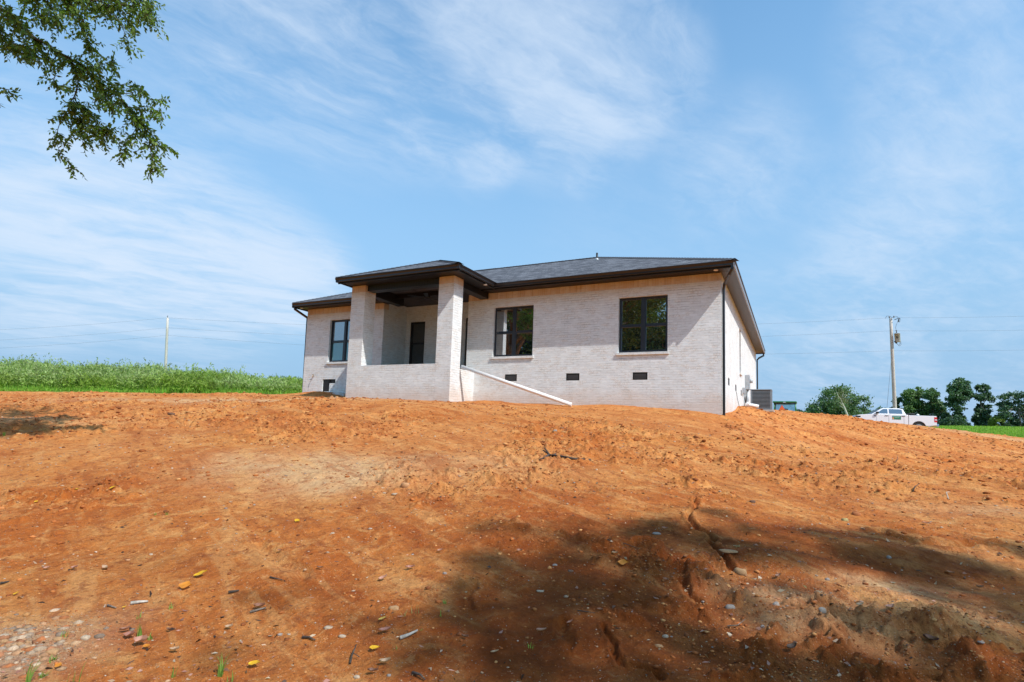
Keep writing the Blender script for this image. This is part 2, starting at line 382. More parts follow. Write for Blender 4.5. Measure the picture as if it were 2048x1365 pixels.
MOUNDS = []      # x, y, height, radius x, radius y, rotation
for (px, py, d, h, rx, ry) in ((985, 806, 16.5, .10, .8, .5), (1235, 816, 15.8, .09, 1.2, .45), (1350, 822, 15.4, .06, .8, .4), (850, 800, 17.6, .07, 1.0, .4), (735, 797, 18.5, .08, .8, .4), (640, 797, 20, .16, 1.0, .5), (1085, 813, 16, .06, .6, .4),
                               (1500, 826, 18.5, .16, .8, .9), (540, 930, 10.5, .10, 1.0, .8), (690, 945, 10, .09, 1.1, .8), (1570, 1195, 4.2, .07, .50, .24), (1790, 1180, 4.6, .07, .60, .24), (1680, 1330, 3.3, .05, .45, .14),
                               (1000, 985, 8, .06, 1.8, 1.1), (1900, 1010, 8, .09, 2.2, 1.0)):
    w = W(px, py, d); MOUNDS.append((w[0], w[1], h, rx, ry, .3))
def base_z(x, y):
    x = np.asarray(x, float); y = np.asarray(y, float)
    r = np.hypot(x, y); az = np.arctan2(x, y)
    xc = np.where(r > 75, x * 75 / np.maximum(r, 1), x); yc = np.where(r > 75, y * 75 / np.maximum(r, 1), y)
    zn = tps(xc, yc)
    z70 = np.interp(az, az_t, z70_t); z140 = np.interp(az, az_t, z140_t)
    zf = z70 + (z140 - z70) * ss(r, 68, 135) + np.clip(r - 140, 0, 2500) * .002
    w = ss(r, 46, 68)
    z = zn * (1 - w) + zf * w
    for (mx, my, h, rx, ry, a) in MOUNDS:
        dx = x - mx; dy = y - my; c, s = math.cos(a), math.sin(a)
        q = ((c * dx + s * dy) / rx) ** 2 + ((-s * dx + c * dy) / ry) ** 2
        z = z + h * np.exp(-q)
    return z
# cracks and erosion rills that run down the slope (photo positions turned into ground points below)
def hit(px, py, zf=base_z):
    r = ray(px, py); d = np.geomspace(1.5, 70, 420); P = r[None, :] * d[:, None]
    dz = P[:, 2] - zf(P[:, 0], P[:, 1]); i = np.argmax(dz < 0)
    if dz[i] >= 0: i = len(d) - 1
    i = max(i, 1); t = dz[i - 1] / (dz[i - 1] - dz[i] + 1e-12); dd = d[i - 1] + (d[i] - d[i - 1]) * t
    return r * dd
def poly_world(pts): return np.array([hit(*p)[:2] for p in pts])
RILLS = []       # polyline, depth, width
for pts, dep, wd in (([(1395, 1000), (1378, 1050), (1420, 1085), (1445, 1110), (1470, 1145)], .045, .020), ([(1320, 1120), (1370, 1135), (1420, 1140)], .03, .03), ([(1365, 1170), (1395, 1205)], .035, .025),
                     ([(1210, 1260), (1235, 1300), (1250, 1325), (1300, 1350), (1320, 1365)], .03, .016), ([(1455, 838), (1500, 848), (1560, 862), (1620, 872)], .16, .10), ([(1620, 872), (1700, 900), (1760, 905)], .10, .09),
                     ([(1760, 915), (1830, 940), (1900, 955), (2048, 990)], .07, .07), ([(515, 1085), (560, 1120), (610, 1150)], .03, .05), ([(1120, 1250), (1135, 1285)], .03, .03), ([(1660, 1235), (1700, 1245), (1800, 1260), (1900, 1290)], .05, .05),
                     ([(1760, 1060), (1830, 1085), (1980, 1090)], .05, .05), ([(935, 1160), (945, 1215)], .02, .02), ([(1740, 1330), (1800, 1345), (1860, 1350)], .05, .03), ([(1730, 1350), (1800, 1362)], .04, .02)):
    RILLS.append((poly_world(pts), dep, wd))
def seg_dist(x, y, poly):
    best = np.full(x.shape, 1e9)
    for i in range(len(poly) - 1):
        a, b = poly[i], poly[i + 1]; ab = b - a; t = np.clip(((x - a[0]) * ab[0] + (y - a[1]) * ab[1]) / (ab @ ab), 0, 1)
        best = np.minimum(best, np.hypot(x - a[0] - t * ab[0], y - a[1] - t * ab[1]))
    return best
def detail_z(x, y):
    r = np.hypot(x, y)
    ca, sa = math.cos(.35), math.sin(.35)
    u = ca * x + sa * y; v = -sa * x + ca * y
    z = (fbm(x, y, 2.6, 3) - .5) * .16 + (fbm(x, y, .55, 3, ox=3) - .5) * .055 * ss(r, 70, 40)
    rough = ss(fbm(x, y, 1.8, 3, ox=40), .44, .64)
    # lumpy clods where the soil was scraped
    cl = fbm(x, y, .16, 4, .6, ox=8); cl = np.maximum(cl - .5, 0)
    z = z + (cl * (.24 - .05 * ss(r, 6, 12)) * (.25 + 1.2 * rough) + (fbm(x, y, .045, 3, .6, ox=5) - .5) * .012 * (.4 + rough)) * ss(r, 60, 30)
    # blade and wheel tracks across the right hand slope
    k = ss(x, -4, 3) * ss(y, 2, 6) * ss(r, 48, 30)
    tr = fbm(u * .22, v, .5, 4, .6, ox=21)
    z = z + k * (np.abs(tr - .5) * -.34 + .04) * (.5 + rough)
    for poly, dep, wd in RILLS:
        c = poly.mean(0); m = np.hypot(x - c[0], y - c[1]) < 14
        if m.any():
            xx = x[m] + (fbm(x[m], y[m], .16, 3) - .5) * .11; yy = y[m] + (fbm(x[m], y[m], .16, 3, ox=60) - .5) * .11
            dd = seg_dist(xx, yy, poly)
            z[m] += -dep * np.exp(-(dd / wd) ** 2) + dep * .45 * np.exp(-((dd - wd * 2.0) / (wd * .9)) ** 2)
    # keep the soil smooth and exact where it meets the walls
    hx = np.clip(x, -16.5, CX); hy = np.clip(y, 13.2, 31); dh = np.hypot(x - hx, y - hy)
    return z * (.25 + .75 * ss(dh, .0, 2.5))
def ground_z(x, y):
    x = np.atleast_1d(np.asarray(x, float)); y = np.atleast_1d(np.asarray(y, float))
    return base_z(x, y) + detail_z(x, y)
def gz(x, y): return float(ground_z(x, y)[0])

# one sheet from under the camera to the horizon: a ring grid, dense where the ground is near
fa = np.linspace(math.radians(-78), math.radians(30), 960); ba = np.linspace(math.radians(30), math.radians(282), 130)[1:-1]
ang = np.concatenate([fa, ba])
rad = np.concatenate([[.05, .5, 1.0, 1.4], np.geomspace(1.7, 48, 760), np.geomspace(50, 6000, 60)])
AA, RR = np.meshgrid(ang, rad); X = RR * np.sin(AA); Y = RR * np.cos(AA)
Z = (base_z(X, Y).ravel() + detail_z(X.ravel(), Y.ravel())).reshape(X.shape)
na = len(ang); nr = len(rad); idx = np.arange(nr * na).reshape(nr, na); nx = np.roll(idx, -1, 1)
Fg = np.stack([idx[:-1], nx[:-1], nx[1:], idx[1:]], -1).reshape(-1, 4)[:, ::-1]
x, y = X.ravel(), Y.ravel(); r = np.hypot(x, y); az = np.degrees(np.arctan2(x, y))
# where the kept grass of the far fields begins
grassA = ss(az, -20, -26) * 1.0
wl = (fbm(x, y, 3.0, 3) - .5) * 2.4
edge_left = 27.5 / np.cos(np.radians(np.clip(az, -89, 10)) - YAW)
g1 = ss(r + wl, edge_left - .4, edge_left + .6) * (az < -25) * (az > -110)
g2 = ss(r + wl, 58, 64) * (az >= -25) * (az < 70)
g3 = ss(r, 40, 46) * ((az <= -110) | (az >= 70))
grass = np.clip(g1 + g2 + g3, 0, 1)
pale = np.zeros_like(x); painted_shade = np.zeros_like(x); red = np.zeros_like(x); gravel = np.zeros_like(x)
def patch(arr, px, py, rx, ry, amt, rot=.3):
    w = hit(px, py); dx = x - w[0] + (fbm(x, y, .6, 3, ox=70) - .5) * rx; dy = y - w[1] + (fbm(x, y, .6, 3, ox=80) - .5) * ry
    c, s = math.cos(rot), math.sin(rot); q = ((c * dx + s * dy) / rx) ** 2 + ((-s * dx + c * dy) / ry) ** 2
    arr += amt * np.exp(-q * 1.2)
for p in ((540, 935, 1.0, .7, .7), (690, 945, 1.3, .9, .9), (620, 975, .9, .5, .4), (1560, 1190, .40, .17, 1.0), (1620, 1240, .5, .18, .8), (1810, 1172, .48, .17, 1.0), (1900, 1225, .6, .22, .6), (1980, 1120, .7, .3, .2), (1990, 1030, .9, .4, .6),
          (350, 798, 6.0, .8, .6), (520, 800, 5, .8, .7), (60, 845, 2, .5, .5), (1950, 868, 5, 1.2, .7), (2048, 885, 4, 1.5, .7), (970, 930, 1.5, .6, .35), (620, 800, 1.8, .7, .6), (80, 1290, .32, .25, .6), (1750, 1300, .5, .15, .2)):
    patch(pale, *p)
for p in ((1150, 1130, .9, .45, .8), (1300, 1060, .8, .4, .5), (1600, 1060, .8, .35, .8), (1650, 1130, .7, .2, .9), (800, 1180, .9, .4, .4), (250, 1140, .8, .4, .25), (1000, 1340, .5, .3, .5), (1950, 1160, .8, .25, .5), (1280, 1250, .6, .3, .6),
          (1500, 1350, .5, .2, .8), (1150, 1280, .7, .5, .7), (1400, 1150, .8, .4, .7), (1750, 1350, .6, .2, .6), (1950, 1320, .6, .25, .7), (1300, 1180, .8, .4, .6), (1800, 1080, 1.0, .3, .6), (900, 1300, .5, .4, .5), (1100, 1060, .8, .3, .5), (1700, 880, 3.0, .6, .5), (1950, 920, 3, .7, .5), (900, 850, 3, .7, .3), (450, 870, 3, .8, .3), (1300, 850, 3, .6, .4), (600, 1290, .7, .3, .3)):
    patch(red, *p)  # red soil; patches low on the right also paint warmth into the tree shade
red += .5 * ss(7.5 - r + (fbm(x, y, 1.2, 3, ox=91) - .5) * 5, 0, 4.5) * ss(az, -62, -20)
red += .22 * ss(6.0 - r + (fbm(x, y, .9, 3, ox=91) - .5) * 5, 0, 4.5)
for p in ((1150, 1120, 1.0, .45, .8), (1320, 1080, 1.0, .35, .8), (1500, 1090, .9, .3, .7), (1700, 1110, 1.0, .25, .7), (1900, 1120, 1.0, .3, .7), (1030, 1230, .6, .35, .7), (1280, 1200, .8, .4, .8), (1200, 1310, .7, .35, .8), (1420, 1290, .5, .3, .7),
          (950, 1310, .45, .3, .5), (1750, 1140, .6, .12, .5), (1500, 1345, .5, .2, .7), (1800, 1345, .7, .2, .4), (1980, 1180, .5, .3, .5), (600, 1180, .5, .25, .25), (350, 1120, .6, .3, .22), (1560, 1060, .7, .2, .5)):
    patch(painted_shade, *p)
painted_shade *= 1.15  # tree shade on the foreground clay, painted into the soil colour
gold = ss(r + (fbm(x, y, 2.5, 4, ox=61) - .5) * 9, 5.5, 9.5) * ss(fbm(x, y, 1.3, 4, ox=66), .30, .62)
patch(gravel, 60, 1290, .42, .35, 1.2)
OLD_X = x
M_ground = D.materials.new('clay_ground'); M_ground.use_nodes = True
g = NG(M_ground.node_tree); b = M_ground.node_tree.nodes['Principled BSDF']
pos = g.n('ShaderNodeNewGeometry').outputs['Position']
at = lambda n: g.n('ShaderNodeAttribute', attribute_name=n).outputs[2]
f1 = g.noise(pos, .55, 6, .62, .6); f2 = g.noise(pos, 2.6, 12, .74, .9); f3 = g.noise(pos, 30, 6, .7); f4 = g.noise(pos, 160, 3, .7)
c = g.mix(g.rng(f1, .36, .64), (.50, .138, .026, 1), (.62, .235, .060, 1))
c = g.mix(g.m('MULTIPLY', g.rng(f2, .50, .66), .72), c, (.72, .35, .115, 1))
c = g.mix(g.m('MULTIPLY', g.rng(f2, .48, .32), .78), c, (.36, .080, .016, 1))
c = g.mix(g.m('MULTIPLY', at('gold'), .24), c, (.78, .37, .13, 1))
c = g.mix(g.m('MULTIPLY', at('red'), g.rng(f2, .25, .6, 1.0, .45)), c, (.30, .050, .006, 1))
c = g.mix(g.m('MULTIPLY', g.m('MULTIPLY', at('pale'), g.rng(f2, .3, .6, .45, 1.0)), .85, clamp=True), c, (.68, .43, .22, 1))
rotp = g.n('ShaderNodeMapping', {'Vector': pos, 'Rotation': (0, 0, .42)}).outputs[0]
stk = g.noise(g.v('MULTIPLY', rotp, (.35, 2.4, 1)), 1.3, 7, .66, .3)        # faint drag marks left by the grading blade
c = g.mix(g.m('MULTIPLY', g.rng(stk, .55, .63), .42), c, (.74, .37, .13, 1))
c = g.mix(g.m('MULTIPLY', g.rng(stk, .45, .38), .45), c, (.34, .080, .018, 1))
f5 = g.noise(pos, 7.5, 9, .75, .4)
c = g.mix(g.m('MULTIPLY', g.rng(f5, .54, .60), .6), c, (.30, .075, .02, 1))
c = g.mix(g.m('MULTIPLY', g.rng(f5, .42, .37), .35), c, (.76, .42, .17, 1))
c = g.mix(g.m('MULTIPLY', at('gravel'), .55, clamp=True), c, (.40, .30, .22, 1))
c = g.mix(g.m('MULTIPLY', g.rng(f3, .50, .70), .5), c, (.20, .065, .024, 1)); c = g.mix(g.m('MULTIPLY', g.rng(g.noise(pos, 11, 6, .72), .52, .68), .4), c, (.26, .085, .03, 1))
c = g.mix(g.m('MULTIPLY', g.rng(f4, .56, .74), .5), c, (.16, .06, .03, 1))
vor = g.n('ShaderNodeTexVoronoi', {'Vector': pos, 'Scale': 75.0}); 
grit = g.m('MULTIPLY', g.m('LESS_THAN', vor.outputs[0], .23), g.rng(g.n('ShaderNodeSeparateColor', {0: vor.outputs[1]}).outputs[0], .62, .7))
c = g.mix(g.m('MULTIPLY', grit, .45), c, (.70, .50, .34, 1))
gc = g.mix(g.rng(g.noise(pos, .35, 5), .35, .65), (.14, .24, .035, 1), (.22, .33, .05, 1))
gc = g.mix(g.rng(g.noise(pos, 6, 5), .4, .7), gc, (.09, .16, .03, 1))
c = g.mix(g.m('MULTIPLY', at('painted_shade'), g.rng(g.noise(pos, 5, 6, .7), .3, .62, 1.0, .55), clamp=True), c, g.mix(f2, (.10, .020, .002, 1), (.26, .060, .009, 1)))  # darkens the clay where tree shade is painted in
c = g.mix(at('grass'), c, gc)
M_ground.node_tree.links.new(c, b.inputs['Base Color']); b.inputs['Roughness'].default_value = .92; b.inputs['Specular IOR Level'].default_value = .12
hh = g.m('ADD', g.m('MULTIPLY', f3, 1.0), g.m('ADD', g.m('MULTIPLY', f4, .35), g.m('MULTIPLY', g.noise(pos, 9, 6, .65), 1.6)))
bn = g.n('ShaderNodeBump', {'Height': hh, 'Strength': 1.0, 'Distance': .028}); M_ground.node_tree.links.new(bn.outputs[0], b.inputs['Normal'])
go = np_mesh('ground', np.stack([x, y, Z.ravel()], 1), Fg, M_ground, smooth=True, attrs={'grass': grass, 'pale': np.clip(pale, 0, 1), 'red': np.clip(red, 0, 1), 'gravel': np.clip(gravel, 0, 1), 'painted_shade': np.clip(painted_shade, 0, 1), 'gold': np.clip(gold, 0, 1)})
tag(go, 'bare orange red clay slope rising to the house', 'ground', kind='structure')

# ------------------------------------------------------------------ house
house = empty('brick_house', (0, 0, 0), label='single storey whitewashed brick house with black trim and dark shingle hip roof', cat='house')
def part(name, mb, mat, parent=None, bevel=0, label=None, smooth=False):
    o = mb.build(name, mat, parent or house, bevel, smooth)
    if label: o['label'] = label
    return o
def wall_plane(mb, axis, c, thick, u0, u1, z0, z1, holes):
    """wall with rectangular holes; outer face at c, inner face at c+thick"""
    us = sorted({u0, u1, *[h[0] for h in holes], *[h[1] for h in holes]}); zs = sorted({z0, z1, *[h[2] for h in holes], *[h[3] for h in holes]})
    P = (lambda u, t, z: (u, t, z)) if axis == 'y' else (lambda u, t, z: (t, u, z))
    for i in range(len(us) - 1):
        for j in range(len(zs) - 1):
            a, b_, e, f = us[i], us[i + 1], zs[j], zs[j + 1]; um, zm = (a + b_) / 2, (e + f) / 2
            if any(h[0] < um < h[1] and h[2] < zm < h[3] for h in holes): continue
            for t in (c, c + thick): mb.quad(P(a, t, e), P(b_, t, e), P(b_, t, f), P(a, t, f))
    for (a, b_, e, f) in list(holes) + [(u0, u1, z0, z1)]:
        mb.quad(P(a, c, e), P(a, c + thick, e), P(a, c + thick, f), P(a, c, f)); mb.quad(P(b_, c, e), P(b_, c + thick, e), P(b_, c + thick, f), P(b_, c, f))
        mb.quad(P(a, c, e), P(b_, c, e), P(b_, c + thick, e), P(a, c + thick, e)); mb.quad(P(a, c, f), P(b_, c, f), P(b_, c + thick, f), P(a, c + thick, f))
ZB = -.6
XL, XR, YR, YF = -16.48, CX, CYW, 30.35
win = [(-8.40, -7.03, 2.26, 3.83), (-4.385, -3.025, 2.26, 3.83), (-15.30, -13.94, 2.26, 3.83)]
vents = [(-7.73, 1.6), (-5.72, 1.6), (-3.76, 1.6)]
VH = [(v - .205, v + .205, z - .105, z + .105) for v, z in vents]
mb = MB(); wall_plane(mb, 'y', YR, .24, -9.35, XR, ZB, ZT, win[:2] + VH); part('wall', mb, M_brick, label='rear wall of whitewashed brick with two double windows')
mb = MB(); wall_plane(mb, 'y', YR, .24, XL, -12.8, ZB, ZT, [win[2], (-15.48, -15.14, 1.18, 1.63), (-15.14, -14.86, 1.48, 1.63)]); part('wall', mb, M_brick, label='left rear wall of whitewashed brick')
svents = [(17.15, 1.6), (19.34, 1.6), (21.41, 1.6)]
SH = [(v - .205, v + .205, z - .105, z + .105) for v, z in svents]
mb = MB(); wall_plane(mb, 'x', XR, -.24, YR + .242, YF, ZB, ZT, [(20.75, 21.35, 2.26, 3.83)] + SH); part('wall', mb, M_brick_low, label='sunlit side wall of whitewashed brick')
mb = MB(); wall_plane(mb, 'x', XL, .24, YR + .242, YF, ZB, ZT, []); part('wall', mb, M_brick_low)
mb = MB(); wall_plane(mb, 'y', YF, -.24, XL + .242, XR - .242, ZB, ZT, []); part('wall', mb, M_brick_low)
YI = 16.54
# brick porch: recess walls, platform wall, columns
mb = MB(); wall_plane(mb, 'x', -12.8, -.2, YR + .242, YI, 1.0, 4.52, []); part('porch_wall', mb, M_porchbrick)
mb = MB(); wall_plane(mb, 'y', YI, .2, -13.0, -9.15, 1.0, 4.52, [(-12.61, -11.95, 1.80, 3.84), (-10.22, -9.30, 1.80, 3.86)]); part('porch_wall', mb, M_porchbrick)
mb = MB(); wall_plane(mb, 'x', -9.35, .2, YR + .242, YI, 1.0, 4.52, []); part('porch_wall', mb, M_porchbrick)
YP = 13.07
mb = MB(); mb.box(-11.75, -9.03, YP + .003, YP + .22, ZB, 1.80); mb.box(-9.24, -9.04, YP + .22, YR, ZB, 1.797); mb.box(-12.29, -12.09, YP + .48, YR, ZB, 1.797)
part('porch_foundation', mb, M_brick_low, bevel=.004)
mb = MB(); mb.box(-12.0, -9.26, YP + .24, YI, 1.62, 1.775); mb.box(-12.79, -9.36, YR + .25, YI, 1.60, 1.77); part('porch_floor', mb, M_concrete)
for (a, b_) in ((-12.29, -11.75), (-9.03, -8.515)):
    mb = MB(); mb.box(a, b_, YP, YP + .49, ZB, ZT); part('porch_column', mb, M_brick, bevel=.005)
mb = MB(); mb.box(-11.745, -9.035, YP + .10, YP + .38, 4.13, 4.42); part('porch_beam', mb, M_beadboard)
mb = MB(); mb.box(-12.2, -11.95, YP + .49, YR - .005, 4.12, 4.42); part('porch_beam', mb, M_black)
mb = MB(); mb.box(-12.77, -12.35, YR - .12, YR + .13, 4.27, 4.50); part('porch_beam', mb, M_black)
mb = MB(); mb.box(-8.9, -8.62, YP + .49, YR - .005, 4.12, 4.42); part('porch_beam', mb, M_black)
mb = MB(); mb.box(-11.94, -8.905, YP + .39, YR, 4.503, 4.54); mb.box(-12.79, -9.1, YR, YI + .02, 4.504, 4.545); part('porch_ceiling', mb, M_ceiling)
# windows
def window(x0, x1, z0, z1, y, panes, label=None, mullion=True, axis='y', sill=True, shade=None, turn=0.0):
    f = MB(); yr = y + .085
    B = (lambda mb, a, b_, c0, c1, e, h: mb.box(a, b_, c0, c1, e, h))
    t = .045
    B(f, x0, x0 + t, yr, yr + .07, z0, z1); B(f, x1 - t, x1, yr, yr + .07, z0, z1)
    B(f, x0 + t, x1 - t, yr, yr + .07, z1 - t, z1); B(f, x0 + t, x1 - t, yr, yr + .07, z0, z0 + t)
    halves = [(x0 + t, x1 - t)]
    if mullion:
        mx = (x0 + x1) / 2; B(f, mx - .05, mx + .05, yr - .008, yr + .07, z0 + t, z1 - t); halves = [(x0 + t, mx - .05), (mx + .05, x1 - t)]
    zm = z0 + (z1 - z0) * .49
    fo = part('window', f, M_vinyl, label=label, bevel=.004)
    k = 0
    for (a, b_) in halves:
        s = MB(); s.box(a, b_, yr + .012, yr + .05, zm - .022, zm + .022)
        for (zz0, zz1, off) in ((z0 + t, zm - .022, .006), (zm + .022, z1 - t, .026)):
            s.box(a, a + .022, yr + off, yr + .058, zz0, zz1); s.box(b_ - .022, b_, yr + off, yr + .058, zz0, zz1)
            s.box(a + .022, b_ - .022, yr + off, yr + .058, zz1 - .022, zz1); s.box(a + .022, b_ - .022, yr + off, yr + .058, zz0, zz0 + .022)
        part('sash', s, M_vinyl, fo)
        for j, (zz0, zz1) in enumerate(((z0 + t, zm), (zm, z1 - t))):
            gl = MB(); gl.box(a + .01, b_ - .01, yr + .036 + .006 * j, yr + .041 + .006 * j, zz0 + .01, zz1 - .01); gl.v = [(q[0], q[1] + (q[0] - (a + b_) / 2) * math.tan(turn) + (.012 if turn else 0), q[2]) for q in gl.v]; part('pane', gl, panes[j], fo)
            k += 1
        if shade and a == halves[0][0]:
            q = MB(); q.box(a + .022, a + .10, yr + .030, yr + .0345, z0 + .08, z1 - .08); part('curtain', q, shade, fo)
    if sill:
        s = MB(); s.box(x0 - .045, x1 + .045, y - .045, y + .083, z0 - .075, z0 - .004); part('sill', s, M_sill, fo, bevel=.004)
    return fo
M_curtain = principled('pale_curtain', (.55, .56, .54), .8)
window(*win[0][:2], *win[0][2:], YR, (M_glass, M_glass), 'double window in the middle of the rear wall reflecting trees', shade=M_curtain, turn=math.radians(7.6))  # panes turned in the frame to push the porch column's reflection aside
window(*win[1][:2], *win[1][2:], YR, (M_glass, M_glass), 'double window near the right corner reflecting trees')
window(*win[2][:2], *win[2][2:], YR, (M_glass_teal, M_glass_sky), 'double window left of the porch with teal lower panes')
# porch glass doors
def glass_door(x0, x1, z0, z1, y, rail, label):
    f = MB(); f.box(x0, x0 + .06, y + .03, y + .12, z0, z1); f.box(x1 - .06, x1, y + .03, y + .12, z0, z1); f.box(x0 + .06, x1 - .06, y + .03, y + .12, z1 - .06, z1); f.box(x0 + .06, x1 - .06, y + .03, y + .12, z0, z0 + .08)
    if rail: f.box(x0 + .06, x1 - .06, y + .04, y + .11, rail - .03, rail + .03)
    fo = part('door', f, M_black, label=label)
    p = MB(); p.box(x0 + .05, x1 - .05, y + .07, y + .08, z0 + .07, z1 - .05); part('pane', p, M_glass_dark, fo)
glass_door(-12.61, -11.95, 1.80, 3.84, YI, 3.04, 'narrow dark glass door at the back of the porch')
glass_door(-10.22, -9.30, 1.80, 3.86, YI, None, 'dark framed patio door partly hidden by the right porch column')
# crawl space vents
def crawl_vent(u, z, axis):
    f = MB(); w, h = .2, .1
    def B(a, b_, t0, t1, e, k):
        if axis == 'y': f.box(u + a, u + b_, YR + t0, YR + t1, z + e, z + k)
        else: f.box(XR - t1, XR - t0, u + a, u + b_, z + e, z + k)
    B(-w, w, .004, .03, h - .022, h); B(-w, w, .004, .03, -h, -h + .022); B(-w, -w + .03, .004, .03, -h + .022, h - .022); B(w - .03, w, .004, .03, -h + .022, h - .022)
    fo = part('foundation_vent', f, M_black)
    s = f; f = MB()
    for i in range(4):
        zz = -h + .030 + i * .036
        B(-w + .031, w - .031, .008, .022, zz, zz + .016)
    B(-w + .03, w - .03, .035, .045, -h + .02, h - .02)
    part('louver', f, M_ventslat, fo)
for u, z in vents: crawl_vent(u, z, 'y')
for u, z in svents: crawl_vent(u, z, 'x')
mb = MB(); mb.box(-15.478, -14.862, YR + .03, YR + .05, 1.482, 1.628); mb.box(-15.478, -15.142, YR + .03, YR + .05, 1.182, 1.482); part('crawl_space_shade_panel', mb, M_black)  # black panel near the wall face stands in for the shade inside
mb = MB(); mb.box(-15.5, -14.45, YR - .24, YR - .003, .9, 1.13); mb.box(-14.9, -14.0, YR - .45, YR - .24, .85, 1.08); part('crawl_space_curb', mb, M_brick_low)
mb = MB(); mb.tube([(-15.93, YR + .02, 1.75), (-15.93, YR - .07, 1.76), (-15.90, YR - .11, 1.74), (-15.90, YR - .11, 1.69)], .013, 8); mb.tube([(-15.98, YR - .05, 1.80), (-15.88, YR - .05, 1.80)], .01, 8); part('hose_tap', mb, principled('brass', (.5, .3, .12), .35, .8))
# side window trim
f = MB(); y0, y1, z0, z1 = 20.752, 21.348, 2.262, 3.828
f.box(XR - .17, XR - .10, y0, y0 + .06, z0, z1); f.box(XR - .17, XR - .10, y1 - .06, y1, z0, z1); f.box(XR - .17, XR - .10, y0 + .06, y1 - .06, z1 - .06, z1); f.box(XR - .17, XR - .10, y0 + .06, y1 - .06, z0, z0 + .06); f.box(XR - .16, XR - .11, y0 + .06, y1 - .06, 3.0, 3.05)
fo = part('window', f, M_vinyl, label='narrow window in the sunlit side wall')
f = MB(); f.box(XR - .14, XR - .13, y0 + .05, y1 - .05, z0 + .05, z1 - .05); part('pane', f, M_glass, fo)
f = MB(); f.box(XR - .09, XR + .05, 20.70, 21.40, 2.185, 2.255); part('sill', f, M_sill, fo)

# ---- roofs
def slope_uv(P, along):
    """uv in metres: u along the eave, v up the slope"""
    out = []
    for p in P:
        if along == 'x': out.append((p[0], math.hypot(p[1] - P[0][1], p[2] - P[0][2])))
        else: out.append((p[1] * 1.0, math.hypot(p[0] - P[0][0], p[2] - P[0][2])))
    return out
def roof_quad(mb, P, along): mb.quad(*P, uv=slope_uv(P, along))
EX0, EX1, EY0, EY1, EZ = -16.68, -1.26, 14.66, 30.80, 4.44
RZ = 6.68; A0, A1, B0, B1 = -11.95, -6.65, 20.05, 25.4
T = .05
mb = MB()
roof_quad(mb, [(EX0, EY0, EZ), (EX1, EY0, EZ), (A1, B0, RZ), (A0, B0, RZ)], 'x')
roof_quad(mb, [(EX1, EY0, EZ), (EX1, EY1, EZ), (A1, B1, RZ), (A1, B0, RZ)], 'y')
roof_quad(mb, [(EX1, EY1, EZ), (EX0, EY1, EZ), (A0, B1, RZ), (A1, B1, RZ)], 'x')
roof_quad(mb, [(EX0, EY1, EZ), (EX0, EY0, EZ), (A0, B0, RZ), (A0, B1, RZ)], 'y')
mb.quad((A0, B0, RZ), (A1, B0, RZ), (A1, B1, RZ), (A0, B1, RZ))
mb.quad((EX0, EY0, EZ - .02), (EX1, EY0, EZ - .02), (EX1, EY1, EZ - .02), (EX0, EY1, EZ - .02))
for P in (((EX0, EY0), (EX1, EY0)), ((EX1, EY0), (EX1, EY1)), ((EX1, EY1), (EX0, EY1)), ((EX0, EY1), (EX0, EY0))):
    (a, b_), (c0, d0) = P; mb.quad((a, b_, EZ - .02), (c0, d0, EZ - .02), (c0, d0, EZ), (a, b_, EZ))
ro = part('roof', mb, M_shingle, label='dark charcoal shingle hip roof')
# hip and ridge caps
def caps(pairs, parent):
    for p, q in pairs:
        mb = MB()
        p = Vector(p); q = Vector(q); n = max(2, int((q - p).length / .14)); dr = (q - p).normalized(); sd = dr.cross(Vector((0, 0, 1))).normalized()
        for i in range(n):
            a = p + (q - p) * (i / n); b_ = p + (q - p) * ((i + 1.25) / n)
            ua = Vector((0, 0, .022 )); ub = Vector((0, 0, .036))
            mb.quad(a - sd * .14 + ua * .1 - Vector((0, 0, .03)), a + ub, b_ + ua, b_ - sd * .14 - Vector((0, 0, .03)))
            mb.quad(a + sd * .14 + ua * .1 - Vector((0, 0, .03)), a + ub, b_ + ua, b_ + sd * .14 - Vector((0, 0, .03)))
        part('ridge_cap', mb, M_shingle, parent)
caps([((EX1, EY0, EZ), (A1, B0, RZ)), ((EX0, EY0, EZ), (A0, B0, RZ)), ((A0, B0, RZ), (A1, B0, RZ)), ((EX1, EY1, EZ), (A1, B1, RZ))], ro)
mb = MB(); mb.box(-12.3, -11.05, 20.1, 20.35, RZ + .0, RZ + .055); part('ridge_vent', mb, M_shingle, ro)
mb = MB(); mb.tube([(-6.30, 19.0, 6.1), (-6.30, 19.0, 6.50)], .035, 10); part('vent_pipe', mb, M_black, ro)
mb = MB(); mb.tube([(-6.30, 19.0, 6.2), (-6.30, 19.0, 6.30)], .09, 12, .05); part('vent_boot', mb, M_grey, ro)
# fascia, soffit, gutters
mb = MB(); mb.box(EX0 + .02, EX1 - .03, EY0 + .10, EY0 + .13, 4.27, 4.415); part('fascia', mb, M_black)
mb = MB(); mb.box(EX0 + .03, -12.3, EY0 + .13, YR + .02, 4.302, 4.33); mb.box(-9.0, EX1 - .06, EY0 + .13, YR + .02, 4.302, 4.33); part('soffit', mb, M_soffit)
mb = MB(); mb.box(XR - .02, EX1 - .045, YR + .021, EY1 - .02, 4.302, 4.32); part('soffit', mb, M_sidesoffit, label='ribbed soffit under the side eave, bounced light in its paler tone')
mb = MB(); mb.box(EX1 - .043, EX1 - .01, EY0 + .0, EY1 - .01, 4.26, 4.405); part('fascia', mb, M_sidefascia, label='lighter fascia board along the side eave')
mb = MB(); mb.box(EX1 - .012, EX1 + .015, EY0 - .01, EY1 + .01, 4.408, 4.436); part('drip_edge', mb, M_dark)
